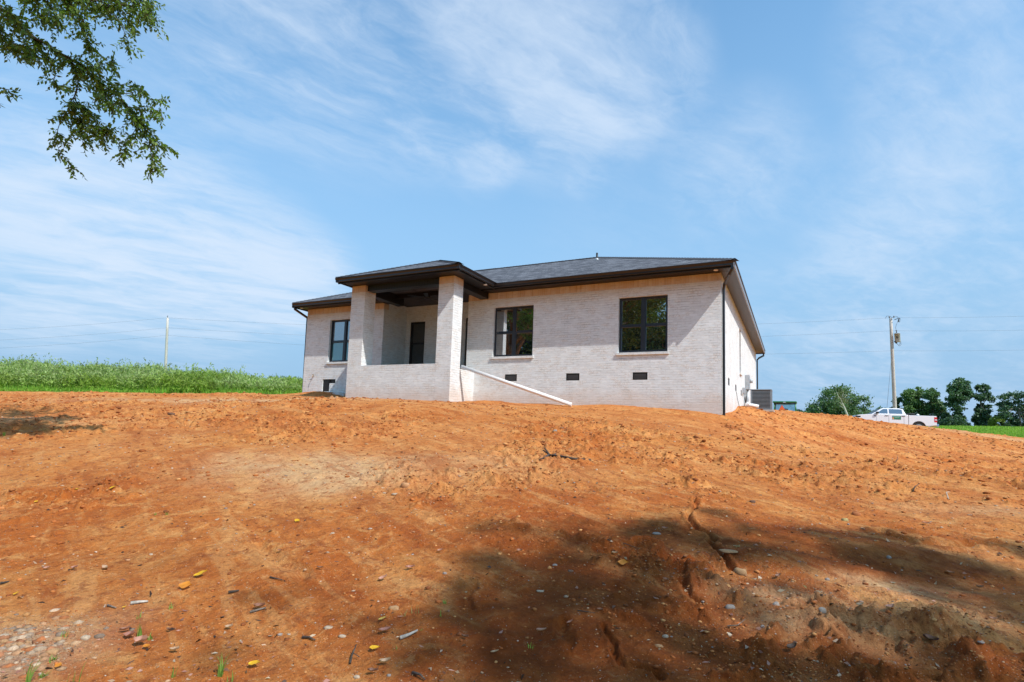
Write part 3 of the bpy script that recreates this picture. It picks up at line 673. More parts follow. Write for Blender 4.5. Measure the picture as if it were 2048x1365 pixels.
mb = MB(); mb.box(EX0 + .0, EX0 + .03, EY0 + .0, EY1, 4.27, 4.415); mb.box(EX0 + .03, XL, YR + .03, EY1, 4.302, 4.32); part('fascia', mb, M_black)
mb = MB(); mb.box(EX0, EX1, EY1 - .03, EY1, 4.27, 4.415); mb.box(XR - .02, EX0, YF - .0, EY1 - .031, 4.302, 4.325); part('fascia', mb, M_black)
GP = [(0, 0), (-.015, -.11), (-.03, -.125), (-.075, -.125), (-.085, -.115), (-.088, -.07), (-.108, -.04), (-.118, -.012), (-.118, 0.0), (-.108, 0.004), (-.108, -.012), (-.02, -.10), (-.012, -.01)]
def gutter_y(x0, x1, yb, zt, extend=None):
    mb = MB(); mb.prism([(yb + u, zt + w) for u, w in GP], 'x', x0, x1); return part('gutter', mb, M_dark)
def gutter_x(y0, y1, xb, zt, sgn):
    mb = MB(); mb.prism([(xb - sgn * u, zt + w) for u, w in GP], 'y', y0, y1); return part('gutter', mb, M_dark)
gutter_y(-9.05, EX1 - .0, EY0 + .10, 4.43); gutter_y(EX0 + .0, -12.35, EY0 + .10, 4.43)
gutter_y(EX0, EX1, EY1 + .12, 4.43)
# porch roof
PX0, PX1, PY0, PZ = -12.47, -8.03, 12.52, 4.45
ap = (-10.06, 14.55, 5.32); rid = (-10.06, 17.2, 5.32)
mb = MB()
roof_quad(mb, [(PX0, PY0, PZ), (PX1, PY0, PZ), ap], 'x')
roof_quad(mb, [(PX1, PY0, PZ), (PX1, 14.9, PZ), rid, ap], 'y')
roof_quad(mb, [(PX0, 14.9, PZ), (PX0, PY0, PZ), ap, rid], 'y')
mb.quad((PX0, PY0, PZ - .02), (PX1, PY0, PZ - .02), (PX1, 14.9, PZ - .02), (PX0, 14.9, PZ - .02))
pr = part('roof', mb, M_shingle, label='small hip roof over the porch')
caps([((PX1, PY0, PZ), ap), ((PX0, PY0, PZ), ap), (ap, rid)], pr)
# small dark boards fill between porch roof and ceiling
mb = MB(); mb.box(PX0 + .02, PX1 - .02, PY0 + .10, PY0 + .13, 4.28, 4.425); part('fascia', mb, M_black)
mb = MB(); mb.box(PX1 - .13, PX1 - .10, PY0 + .1, 14.76, 4.28, 4.425); part('fascia', mb, M_black)
mb = MB(); mb.box(PX0 + .10, PX0 + .13, PY0 + .1, 14.76, 4.28, 4.425); part('fascia', mb, M_black)
mb = MB(); mb.box(PX0 + .13, PX1 - .13, PY0 + .13, YP + .1, 4.304, 4.33); mb.box(-8.9, PX1 - .13, YP + .101, 14.9, 4.304, 4.33); mb.box(PX0 + .13, -12.2, YP + .101, YR - .13, 4.304, 4.33); part('soffit', mb, M_soffit)
gutter_y(PX0 + .0, PX1, PY0 + .10, 4.44); gutter_x(PY0 - .0, 14.55, PX1 - .10, 4.438, 1); gutter_x(PY0 + .0, 14.55, PX0 + .10, 4.438, -1)
# downspouts
def downspout(pts, label=None):
    mb = MB()
    for p, q in zip(pts[:-1], pts[1:]):
        p = Vector(p); q = Vector(q); d = (q - p).normalized(); a = Vector((0, 1, 0)) if abs(d.y) < .8 else Vector((1, 0, 0)); a = (a - d * a.dot(d)).normalized(); c0 = d.cross(a)
        p2 = p - d * .012; q2 = q + d * .012; b0 = len(mb.v)
        for t in (p2, q2):
            for (i, j) in ((-1, -1), (1, -1), (1, 1), (-1, 1)): mb.v.append(tuple(t + a * (.04 * i) + c0 * (.032 * j)))
        mb.f += [(b0, b0 + 1, b0 + 2, b0 + 3), (b0 + 7, b0 + 6, b0 + 5, b0 + 4)] + [(b0 + i, b0 + 4 + i, b0 + 4 + (i + 1) % 4, b0 + (i + 1) % 4) for i in range(4)]
    return part('downspout', mb, M_dark, label=label, bevel=.008)
downspout([(-1.33, 14.72, 4.32), (-1.33, 14.72, 4.22), (-1.40, 14.80, 4.12), (-1.58, 15.30, 3.98), (-1.605, 15.34, 3.86), (-1.605, 15.34, .35)], 'dark downspout down the right corner of the rear wall')
downspout([(-1.33, 30.82, 4.32), (-1.33, 30.78, 4.18), (-1.52, 30.32, 4.0), (-1.60, 30.25, 3.9), (-1.60, 30.25, .9)], 'far dark downspout beyond the air conditioner')
downspout([(-16.60, 14.74, 4.32), (-16.60, 14.74, 4.22), (-16.56, 15.1, 4.08), (-16.54, 15.32, 4.0), (-16.54, 15.36, .9)], 'dark downspout at the left rear corner')
# corner lights and flood lamps under the eaves
for (p, l) in (((-1.75, 14.95, 4.285), None), ((-8.15, 14.2, 4.27), None), ((-16.45, 14.9, 4.285), None)):
    mb = MB(); mb.tube([(p[0], p[1], p[2] + .03), (p[0], p[1], p[2])], .05, 10, .06); part('eave_light', mb, M_white)
mb = MB(); mb.tube([(-11.63, 14.96, 4.503), (-11.63, 14.96, 4.488)], .085, 16)
md = D.materials.new('lit_downlight'); md.use_nodes = True; bb = md.node_tree.nodes['Principled BSDF']; bb.inputs['Emission Color'].default_value = (1, .85, .7, 1); bb.inputs['Emission Strength'].default_value = 1.0; bb.inputs['Base Color'].default_value = (.8, .7, .6, 1)
part('ceiling_downlight', mb, md)
# ceiling fan
mb = MB(); hx, hy = -10.66, 14.8
mb.tube([(hx, hy, 4.503), (hx, hy, 4.46)], .06, 12, .035); mb.tube([(hx, hy, 4.47), (hx, hy, 4.29)], .013, 8); mb.tube([(hx, hy, 4.30), (hx, hy, 4.27), (hx, hy, 4.20), (hx, hy, 4.17)], [.04, .10, .10, .05], 16)
fan = part('ceiling_fan', mb, M_black)
for k in range(5):
    a = 2 * PI * k / 5 + .2; mb = MB(); ca, sa = math.cos(a), math.sin(a)
    P = [(.10, -.03), (.25, -.055), (.62, -.065), (.66, 0), (.62, .065), (.25, .055), (.10, .03)]
    lo = [(hx + ca * u - sa * w, hy + sa * u + ca * w, 4.215 + w * .15) for u, w in P]; hi = [(x_, y_, z_ + .01) for x_, y_, z_ in lo]
    mb.quad(*lo); mb.quad(*hi)
    for i in range(7): j = (i + 1) % 7; mb.quad(lo[i], lo[j], hi[j], hi[i])
    part('blade', mb, M_black, fan)
# electric meter, conduit and cables on the side wall
mb = MB(); mb.box(XR + .003, XR + .16, 23.15, 23.50, 1.86, 2.42); mt = part('meter_box', mb, M_grey, bevel=.01)
mb = MB(); mb.tube([(XR + .16, 23.33, 2.2), (XR + .27, 23.33, 2.2)], .09, 16, .075); part('meter', mb, principled('meter_glass', (.5, .55, .58), .15, 0, .8), mt)
mb = MB(); mb.tube([(XR + .08, 23.32, 1.86), (XR + .08, 23.32, .95)], .045, 12); part('conduit', mb, M_grey, mt)
mb = MB(); mb.box(XR + .003, XR + .09, 21.85, 22.15, 1.60, 1.82); dbx = part('disconnect_box', mb, M_grey, bevel=.006)
mb = MB(); mb.tube([(XR + .05, 22.0, 1.6), (XR + .05, 22.1, 1.50), (XR + .06, 22.3, 1.38), (XR + .07, 22.4, 1.30), (XR + .10, 22.9, 1.26), (-1.45, 23.36, 1.30)], .014, 8); part('cable', mb, M_black, dbx)
mb = MB(); mb.tube([(XR + .02, 22.6, 1.7), (XR + .02, 22.6, .95)], .025, 8); part('conduit', mb, M_grey, dbx)
mb = MB(); mb.tube([(XR + .01, 19.45, 1.48), (XR + .02, 19.7, 1.25), (XR + .05, 19.9, 1.05), (XR + .12, 20.1, .90)], .007, 6); part('loose_wire', mb, M_black)

# ------------------------------------------------------------------ things by the house
pp = [W(922, 729, 16.55)]
p0 = Vector((-8.95, 14.35, 1.86)); e = hit(1143, 812); ez = gz(-5.49, 14.6) + .06
p1 = Vector((-5.49, 14.60, ez))
mb = MB(); dv = (p1 - p0); mb.tube([p0, p1], .055, 16); inn = MB()
o = mb.build('pvc_pipe', M_white); tag(o, 'long white plastic pipe leaning from the porch floor down to the dirt', 'pipe')
# air conditioner
ac = empty('air_conditioner', (-1.47 + .36, 23.68, 1.10), label='grey louvered air conditioning unit standing beside the side wall', cat='air conditioner')
a_, b_, h_ = .37, .37, .78
mb = MB(); mb.box(-a_ + .03, a_ - .03, -b_ + .03, b_ - .03, .05, h_ - .04); o = mb.build('coil', M_acdark, ac)
for sx in (-1, 1):
    for sy in (-1, 1): mb = MB(); mb.box(sx * a_, sx * (a_ - .06), sy * b_, sy * (b_ - .06), .051, h_ - .046); mb.build('corner_post', M_ac, ac, .008)
mb = MB(); mb.box(-a_, a_, -b_, b_, 0, .05); mb.build('base_pan', M_ac, ac, .006)
mb = MB(); mb.box(-a_ - .008, a_ + .008, -b_ - .008, b_ + .008, h_ - .045, h_); mb.build('top_cover', M_ac, ac, .015)
mb = MB()
for i in range(13):
    z_ = .075 + i * .0505
    for s in (-1, 1):
        mb.box(-a_ + .06, a_ - .06, s * (b_ - .003), s * (b_ - .022), z_, z_ + .02); mb.box(s * (a_ - .003), s * (a_ - .022), -b_ + .06, b_ - .06, z_, z_ + .02)
mb.build('louver', M_ac, ac)
mb = MB(); mb.box(-.44, .44, -.44, .44, -.07, -.002); mb.build('pad', M_concrete, ac)
# white bucket like pipe stub lying at the wall foot
q = W(1483, 826, 21.3); mb = MB(); zz = gz(-1.3, 20.6)
mb.tube([(-1.45, 20.4, zz + .10), (-1.25, 20.5, zz + .09), (-1.05, 20.5, zz + .05)], .06, 12)
mb.tube([(-1.38, 20.42, zz + .09), (-1.38, 20.42, zz + .2)], .05, 10)
o = mb.build('drain_fitting', M_white); tag(o, 'short white pipe elbow lying at the foot of the sunlit wall', 'pipe fitting')

# ------------------------------------------------------------------ leaves and trees
def leaf_quads(P, Dr, L, Wd, fold=.25):
    """one folded four-corner leaf per row: base P, direction Dr, length L, width Wd"""
    n = len(P); Dr = Dr / np.linalg.norm(Dr, axis=1, keepdims=True)
    rnd = RNG.normal(size=(n, 3)); S = np.cross(Dr, rnd); S /= np.linalg.norm(S, axis=1, keepdims=True); N = np.cross(S, Dr)
    L = np.broadcast_to(np.asarray(L, float), (n,))[:, None]; Wd = np.broadcast_to(np.asarray(Wd, float), (n,))[:, None]
    V = np.stack([P, P + Dr * L * .45 + S * Wd * .5 + N * Wd * fold, P + Dr * L, P + Dr * L * .45 - S * Wd * .5 + N * Wd * fold], 1).reshape(-1, 3)
    return V, np.arange(4 * n).reshape(n, 4)
def leaf_col(n, c, var=.25, hue=.12):
    c = np.asarray(c); k = 1 + (RNG.random((n, 1)) * 2 - 1) * var; h = 1 + (RNG.random((n, 3)) * 2 - 1) * hue
    return np.repeat(np.clip(c * k * h, 0, 1), 4, 0)
M_leaf = leaf_mat('tree_leaves', .3); M_leaf_near = leaf_mat('elm_leaves', .38, .42, .5); M_weed = leaf_mat('weed_leaves', .4, .6, .3)
M_bark = bark_mat('grey_brown_bark', (.10, .075, .055), (.26, .21, .17)); M_bark_dark = bark_mat('dark_twig_bark', (.035, .025, .02), (.10, .07, .05)); M_deadwood = bark_mat('pale_dead_wood', (.38, .34, .28), (.58, .53, .46))
def crown_leaves(lobes, n, size, inner=.55):
    """lobes: (x,y,z,rx,rz); each lobe carries smaller clumps, each clump many leaves, so gaps stay between clumps"""
    P = []
    wts = np.array([l[3] ** 2 for l in lobes]); wts = wts / wts.sum()
    for l, w in zip(lobes, wts):
        k = max(5, int(n * w / 60)); m = int(n * w / k)
        d = RNG.normal(size=(k, 3)); d /= np.linalg.norm(d, axis=1, keepdims=True); rr = inner + (1 - inner) * RNG.random((k, 1)) ** .6
        cc = np.array(l[:3]) + d * rr * np.array([l[3], l[3], l[4]])
        rs = l[3] * (.16 + .22 * RNG.random(k))
        q = RNG.normal(size=(k, m, 3)) * rs[:, None, None] * np.array([.62, .62, .42])
        P.append((cc[:, None] + q).reshape(-1, 3))
    P = np.concatenate(P)
    Dr = RNG.normal(size=P.shape) + np.array([0, 0, -.35])
    return P, Dr
def make_tree(name, base, trunk_top, lobes, n, size, col, label, cat='tree', group=None, trunk_r=.25, bark=None, keep=None, leafmat=None, limbs=True, cname='crown'):
    t = empty(name, tuple(base), label=label, cat=cat, group=group)
    b = Vector(base); mb = MB(); tt = Vector(trunk_top)
    mid = b.lerp(tt, .5) + Vector((random.uniform(-.1, .1), random.uniform(-.1, .1), 0)) * (tt - b).length * .25
    mb.tube([b - Vector((0, 0, .4)) - b, (b.lerp(mid, .3)) - b, mid - b, tt - b], [trunk_r * 1.35, trunk_r * 1.05, trunk_r * .9, trunk_r * .55], 10)
    if limbs:
        for l in lobes:
            c0 = Vector(l[:3]); s = mid.lerp(tt, random.uniform(.2, 1.0)); m2 = s.lerp(c0, .55) + Vector((0, 0, .12 * (c0 - s).length))
            mb.tube([s - b, m2 - b, c0 + Vector((0, 0, l[4] * .5)) - b], [trunk_r * .42, trunk_r * .25, trunk_r * .08], 7)
            for k in range(3):
                a = Vector((random.gauss(0, 1), random.gauss(0, 1), random.gauss(.3, .7))).normalized() * l[3] * .8
                mb.tube([m2 - b, m2.lerp(c0 + a, .6) - b, c0 + a - b], [trunk_r * .2, trunk_r * .12, trunk_r * .03], 5)
    mb.build('trunk', bark or M_bark, t, smooth=True)
    P, Dr = crown_leaves(lobes, n, size)
    if keep is not None: k = keep(P); P, Dr = P[k], Dr[k]
    sz = size * (.7 + .6 * RNG.random(len(P))); V, Fq = leaf_quads(P, Dr, sz, sz * .62)
    cc = leaf_col(len(P), col)
    np_mesh(cname, V - np.array(base), Fq, leafmat or M_leaf, t, cc)
    return t
def far_tree(pxc, pybase, pytop, halfw, d, lobes, n, col, label, group='trees beyond the right hand field', base_frac=0.0, trunk_r=None, name='leafy_tree', size=None, cname='crown', bark=None, limbs=True):
    """lobes in units: u across (-1..1 of half width), v height (0..1), r"""
    s = d / F; b = W(pxc, pybase, d); H = (pybase - pytop) * s; hw = halfw * s
    zb = float(base_z([b[0]], [b[1]])[0]); base = (b[0], b[1], min(b[2], zb))
    rr = np.array([rt0[0], rt0[1]]); LL = []
    for (u, v, r) in lobes:
        dep = random.uniform(-.4, .4) * hw
        LL.append((b[0] + rr[0] * u * hw + sy_ * dep, b[1] + rr[1] * u * hw + cy_ * dep, b[2] + v * H, r * hw * 1.06, r * hw * .98))
    tr = trunk_r or H * .022
    return make_tree(name, base, (b[0], b[1], b[2] + H * .72), LL, int(n * 1.25), size or max(.28, d * .0035), col, label, group=group, trunk_r=tr, limbs=limbs, cname=cname, bark=bark)
G1 = (.115, .19, .085); G2 = (.09, .16, .085); G3 = (.145, .235, .085); G4 = (.22, .29, .07); G5 = (.078, .138, .08)  # far crown greens, lightened towards blue to stand in for haze
far_tree(1676, 850, 772, 56, 150, [(-.55, .35, .45), (-.2, .62, .5), (.2, .68, .48), (.55, .45, .42), (0, .3, .6), (-.75, .15, .3), (.75, .2, .3), (.4, .15, .4), (-.35, .1, .4), (0, .82, .25)], 11000, G1, 'wide round leafy tree on the skyline left of the pickup truck', name='round_tree')
far_tree(1622, 852, 815, 22, 160, [(-.5, .45, .5), (.2, .4, .5), (.6, .6, .4)], 1500, G3, 'small pale bush at the left foot of the wide round tree', name='bush', group=None)
far_tree(1748, 856, 806, 20, 155, [(-.4, .5, .5), (.3, .62, .42), (.5, .2, .5), (-.2, .2, .5), (.8, .7, .22)], 2200, G1, 'small low tree between the wide round tree and the utility pole')
far_tree(1796, 858, 787, 19, 150, [(.1, .8, .42), (-.2, .55, .5), (.3, .4, .5), (-.6, .5, .28), (.1, .2, .6)], 3200, G2, 'narrow tree just behind the utility pole')
far_tree(1828, 860, 772, 27, 148, [(-.45, .8, .42), (.25, .85, .4), (-.1, .62, .5), (.5, .62, .38), (-.5, .42, .36), (.1, .35, .36), (.65, .3, .3)], 6000, G3, 'bright green tree behind the bed of the pickup truck')
far_tree(1866, 864, 774, 27, 146, [(-.3, .78, .45), (.2, .85, .4), (.3, .55, .55), (-.35, .5, .42), (.5, .3, .5), (-.1, .22, .5), (.65, .6, .3), (.3, .05, .5)], 7500, G1, 'full dark tree just right of the truck tailgate')
far_tree(1916, 868, 737 + 16, 33, 140, [(-.25, .84, .42), (.35, .86, .36), (-.55, .7, .32), (.05, .66, .44), (.6, .68, .32), (-.2, .48, .36), (.1, .3, .32), (-.4, .55, .3), (.3, .15, .34), (-.1, .1, .4)], 8000, G2, 'tallest tree of the row with a broad divided crown')
far_tree(1964, 868, 766, 24, 138, [(.15, .88, .4), (.45, .72, .42), (-.25, .72, .35), (.1, .48, .45), (-.3, .3, .5), (.35, .28, .5), (-.1, .1, .6), (.6, .5, .3)], 6500, G5, 'second tall tree, narrower and darker, right of the tallest')
far_tree(1905, 868, 818, 22, 136, [(-.5, .45, .45), (.1, .5, .5), (.6, .35, .45)], 2200, G5, 'dark low bush at the foot of the tallest tree', name='bush', group=None)
far_tree(1993, 869, 824, 17, 134, [(-.3, .55, .5), (.3, .6, .5), (0, .25, .6)], 2200, G4, 'yellow green bush between the two darkest trees', name='bush', group=None)
far_tree(2040, 871, 786, 44, 132, [(-.2, .85, .36), (.3, .86, .36), (-.55, .62, .3), (.1, .62, .45), (.6, .6, .4), (-.8, .48, .2), (-.3, .38, .36), (.2, .3, .4), (-.5, .12, .36), (.1, .1, .45), (.7, .2, .5)], 8500, G5, 'dark spreading tree at the right edge of the row')
far_tree(2110, 873, 800, 40, 134, [(-.2, .7, .5), (.4, .6, .5), (0, .3, .7)], 4000, G2, 'leafy tree beyond the right edge of the row')
far_tree(1950, 870, 835, 60, 139, [(-.8, .4, .2), (-.5, .3, .2), (-.2, .4, .22), (.1, .3, .22), (.4, .4, .22), (.75, .35, .25)], 3500, G5, 'low dark thicket along the foot of the tall trees', name='thicket', group=None, limbs=False)
for (a, b_, h) in ((1590, 1625, 818), (1560, 1600, 823)):
    pass
far_tree(1604, 850, 817, 34, 420, [(-.7, .4, .3), (-.3, .55, .35), (.1, .6, .35), (.5, .75, .3), (.85, .7, .25)], 2500, (.07, .11, .08), 'hazy treeline on the horizon behind the tractor', name='treeline', group=None, size=1.2, limbs=False)
# pale leaning dead tree
b0 = W(1697, 850, 118); t = empty('dead_tree', tuple(b0), label='pale leaning dead tree in front of the wide round tree', cat='tree')
mb = MB(); P = [W(1697, 850, 118), W(1694, 830, 118), W(1688, 815, 118), W(1684, 806, 118), (W(1681, 797, 118))]
sub = lambda L: [Vector(p) - Vector(b0) for p in L]
mb.tube(sub(P), [.28, .24, .2, .13, .05], 8)
for L in ([(1688, 815), (1680, 806), (1673, 802)], [(1690, 820), (1683, 814), (1678, 812)], [(1684, 806), (1684, 795), (1687, 786)], [(1681, 800), (1676, 792), (1673, 784)], [(1684, 803), (1689, 796), (1694, 790)]):
    mb.tube(sub([W(a, b_, 118) for a, b_ in L]), [.12, .07, .03], 6)
mb.build('trunk', M_deadwood, t, smooth=True)
Pd = np.array([W(RNG.normal(1685, 8), RNG.normal(796, 8), 118 + RNG.normal(0, .6)) for _ in range(420)]); V, Fq = leaf_quads(Pd, RNG.normal(size=Pd.shape), .28, .12)
np_mesh('dry_crown', V - np.array(b0), Fq, M_leaf, t, leaf_col(len(Pd), (.20, .19, .09)))

# ---- the elm whose branch hangs into the upper left of the view
def outframe(P, m=40):
    px, py, d = proj(P); return ~((d > .3) & (px > -m) & (px < 2048 + m) & (py > -m) & (py < 1365 + m))
eb = np.array([-11.6, -1.2, 0.0]); eb[2] = gz(eb[0], eb[1])
elobes = [(-10.5, -.5, 8.5, 2.6, 1.9), (-8.0, -1.5, 9.6, 2.6, 1.8), (-11.5, 2.2, 8.6, 2.2, 1.6), (-13.5, -1.5, 8.2, 2.6, 1.9), (-10.5, -4, 8.6, 2.6, 1.9), (-7.4, .6, 8.3, 1.8, 1.2), (-7.2, -4.6, 8.4, 2.2, 1.6), (-11, -1.5, 11, 2.6, 1.8), (-9.6, 2.6, 7.6, 1.8, 1.2),
          (-5.4, -3.2, 9.2, 2.0, 1.4), (-8.6, -3, 6.6, 1.6, 1.1)]
elm = make_tree('elm_tree', eb, (-11.2, -.9, 6.2), elobes, 34000, .15, (.10, .13, .03), 'leafy elm whose long branch hangs into the upper left sky', group=None, trunk_r=.34, keep=outframe, leafmat=M_leaf_near)
mbm = MB(); LP = []; LD = []
def dpt(px, py, d): return Vector(W(px, py, d))
def branch(pts, d0, r0, r1, dens=1.0, spread=1.0, jit=.25):
    Q = [dpt(px, py, d0 + dd) for (px, py, dd) in pts]
    # resample with slight wobble
    R_ = [Q[0]]
    for a, b_ in zip(Q[:-1], Q[1:]):
        k = max(2, int((b_ - a).length / .12))
        for i in range(1, k + 1): R_.append(a.lerp(b_, i / k) + Vector((random.gauss(0, 1), random.gauss(0, 1), random.gauss(0, 1))) * .012)
    n = len(R_); rr = [r0 + (r1 - r0) * i / (n - 1) for i in range(n)]
    mbm.tube([q - Vector(eb) for q in R_], rr, 7)
    tot = sum((b_ - a).length for a, b_ in zip(R_[:-1], R_[1:])); m = int(tot / .027 * dens)
    for k in range(m):
        i = random.randrange(n - 1); s = R_[i].lerp(R_[i + 1], random.random()); along = (R_[i + 1] - R_[i]).normalized()
        dr = (along * .5 + Vector((random.gauss(0, 1), random.gauss(0, 1), random.gauss(-.35, .7)))).normalized(); ln = random.uniform(.10, .42) * spread
        T = [s]; cur = s
        for j in range(4):
            dr = (dr + Vector((0, 0, -.15)) + Vector((random.gauss(0, .12), random.gauss(0, .12), random.gauss(0, .12)))).normalized(); cur = cur + dr * ln / 4; T.append(cur)
        if random.random() < .55: mbm.tube([q - Vector(eb) for q in T], [.0035, .003, .0025, .002, .0012], 4, cap=False)
        c = int(ln / .030) + 2; sd = dr.cross(Vector((random.gauss(0, 1), random.gauss(0, 1), random.gauss(0, 1)))).normalized()
        for j in range(c):
            f = (j + .5) / c * 4; i2 = min(int(f), 3); p = T[i2].lerp(T[i2 + 1], f - i2); sg = 1 if j % 2 else -1
            ld = (T[i2 + 1] - T[i2]).normalized() * .7 + sd * sg * .8 + Vector((random.gauss(0, .25), random.gauss(0, .25), random.gauss(-.25, .25)))
            LP.append(tuple(p)); LD.append(tuple(ld))
DB = 7.6
branch([(-140, -90, .4), (-60, -30, .2), (15, 28, 0), (70, 75, 0), (110, 100, 0), (140, 118, 0)], DB, .035, .016, 1.15)
branch([(140, 118, 0), (152, 140, 0), (156, 165, 0), (150, 195, 0), (138, 215, -.1)], DB, .012, .006, .9, .8)
branch([(138, 215, -.1), (125, 235, 0), (118, 258, 0), (108, 284, 0), (122, 306, 0), (146, 334, 0)], DB, .006, .002, 1.0, .55)
branch([(150, 200, 0), (165, 225, .1), (160, 255, .1), (165, 285, .1)], DB, .006, .002, 2.3, .75)
branch([(152, 205, 0), (185, 232, -.1), (205, 262, -.1), (220, 258, -.1)], DB, .006, .002, 2.1, .75)
branch([(140, 118, 0), (170, 135, 0), (200, 165, .1), (235, 190, .1), (262, 225, .1), (280, 245, .1)], DB, .014, .005, 1.8, .9)
branch([(170, 135, 0), (205, 130, -.2), (232, 122, -.2)], DB, .006, .002, .9, .6)
branch([(215, 170, .1), (250, 165, 0), (285, 178, 0)], DB, .006, .002, 1.2, .6)
branch([(235, 190, .1), (275, 192, .2), (300, 200, .2), (330, 198, .2)], DB, .006, .002, .9, .5)
branch([(255, 215, .1), (300, 215, 0), (320, 222, 0), (328, 240, 0)], DB, .005, .002, .9, .5)
branch([(280, 245, .1), (290, 270, .1), (298, 290, .1), (305, 315, .1), (309, 342, .1)], DB, .006, .002, 1.7, .65)
branch([(280, 245, .1), (310, 275, .2), (325, 292, .2), (343, 300, .2)], DB, .005, .002, 1.4, .55)
branch([(275, 250, .1), (255, 285, 0), (245, 315, 0)], DB, .005, .002, 1.4, .55)
branch([(195, 165, 0), (215, 200, -.2), (225, 225, -.2)], DB, .005, .002, 1.4, .7)
branch([(-120, -150, .6), (20, -70, .5), (120, -20, .3), (200, 5, .3), (260, 15, .3), (300, 35, .3)], DB, .03, .005, 1.9, .95)
branch([(120, -20, .3), (150, 20, .2), (175, 55, .2), (180, 105, .2)], DB, .008, .003, 1.9, .85)
branch([(60, -50, .3), (100, 10, .2), (125, 50, .1)], DB, .008, .003, 1.7, .8)
branch([(200, 5, .3), (235, 35, .2), (255, 75, .2), (257, 95, .2)], DB, .006, .002, .9, .55)
branch([(220, 5, .3), (250, 35, .4), (272, 62, .4)], DB, .006, .002, .9, .55)
branch([(250, -15, .4), (290, 10, .4), (308, 40, .4)], DB, .006, .002, 1.6, .7)
branch([(150, -30, .3), (200, -15, .4), (250, -20, .4), (300, -10, .4)], DB, .008, .003, 2.0, .9)
branch([(-60, -30, .2), (0, 60, .1), (20, 95, 0)], DB, .008, .003, 1.5, .8)
branch([(10, 25, 0), (45, 50, -.2), (60, 105, -.2), (70, 125, -.2)], DB, .006, .002, 1.3, .65)
branch([(60, 68, 0), (95, 112, 0), (110, 150, 0), (112, 180, 0)], DB, .006, .002, 1.3, .55)
branch([(-40, -60, .2), (40, -30, .2), (75, 20, .2), (100, 45, .2)], DB, .008, .003, 1.4, .8)
branch([(-60, 40, 0), (-10, 70, 0), (25, 95, 0), (55, 100, 0)], DB, .006, .002, 1.1, .65)
branch([(-80, 150, -.2), (-20, 175, -.2), (15, 180, -.2), (38, 192, -.2)], DB, .004, .0015, .5, .35)
branch([(-80, 190, -.2), (-20, 205, -.2), (6, 210, -.2)], DB, .004, .0015, .6, .3)
# limb that carries the branch back to the trunk
st = dpt(-140, -90, DB + .4); st2 = dpt(-120, -150, DB + .6)
mbm.tube([Vector((-11.3, -.95, 5.2)) - Vector(eb), Vector((-10.9, .6, 6.2)) - Vector(eb), st.lerp(Vector((-10.9, .6, 6.2)), .3) - Vector(eb), st - Vector(eb)], [.12, .09, .06, .036], 10)
mbm.tube([st.lerp(Vector((-10.9, .6, 6.2)), .3) - Vector(eb), st2 - Vector(eb)], [.045, .031], 8)
mbm.build('branch', M_bark_dark, elm, smooth=True)
LP = np.array(LP); LD = np.array(LD); sz = .066 * (.7 + .55 * RNG.random(len(LP)))
V, Fq = leaf_quads(LP, LD, sz, sz * .50, .15)
lc = leaf_col(len(LP), (.115, .195, .030), .38, .10)
np_mesh('branch_leaves', V - eb, Fq, M_leaf_near, elm, lc)

# ---- trees at the camera's back: they shade the foreground and show in the window glass
shade = []
for (px, py, r) in ((1130, 1125, .62), (1290, 1090, .6), (1450, 1070, .6), (1620, 1085, .55), (1760, 1085, .5), (1920, 1105, .6), (2050, 1130, .7), (1200, 1220, .45), (1350, 1180, .4), (1480, 1130, .4), (1050, 1270, .32), (1330, 1290, .42), (1480, 1330, .38), (960, 1190, .26),
                    (1850, 1330, .45), (2000, 1220, .4), (870, 1330, .24), (1180, 1340, .35), (760, 1250, .14), (1000, 1060, .22), (560, 1180, .12), (430, 1300, .12), (1100, 1320, .4), (1250, 1350, .4), (1400, 1250, .4), (1750, 1360, .4), (1950, 1360, .6), (2100, 1300, .7), (1950, 1200, .3), (1000, 1210, .3), (900, 1270, .25), (1080, 1180, .4)):
    w = hit(px, py); h = 17.5 + random.uniform(-1.2, 1.2); q = w + SUN * (h / SUN[2]); shade.append((q[0], q[1], q[2], r * 1.15, r * .9))
ex = [(17.5, -5.5, 17, 1.8, 1.5), (19, -3, 18, 2, 1.6), (18.5, -7.0, 16.5, 2, 1.5), (16, -7.5, 17.5, 1.8, 1.4)]
tb = np.array([18.2, -5.5, 0.0]); tb[2] = gz(tb[0], tb[1])
make_tree('shade_tree', tb, (17.0, -5.0, 13.5), shade + ex, 17500, .14, (.09, .13, .03), 'leafy tree standing right of the camera that shades the foreground clay', trunk_r=.26, limbs=False, keep=outframe, leafmat=M_leaf_near)
w = hit(5, 868); q0 = w + SUN * (8.2 / SUN[2])
lob2 = [(q0[0], q0[1], q0[2], .9, .6), (q0[0] - 1.2, q0[1] + .2, q0[2] - .3, 1.1, .7), (q0[0] - .4, q0[1] - 1.2, q0[2] + .4, 1.0, .7)]
P, Dr = crown_leaves(lob2, 3500, .15); k = outframe(P, 10); P, Dr = P[k], Dr[k]; V, Fq = leaf_quads(P, Dr, .13, .08)
np_mesh('crown_spray', V - eb, Fq, M_leaf_near, elm, leaf_col(len(P), (.10, .13, .03)))
mb = MB(); mb.tube([Vector((-11.2, -.9, 6.0)) - Vector(eb), Vector((q0[0] - 1.5, q0[1] - 1.8, q0[2] + .3)) - Vector(eb), Vector((q0[0], q0[1], q0[2])) - Vector(eb)], [.10, .06, .02], 8); mb.build('limb', M_bark_dark, elm, smooth=True)
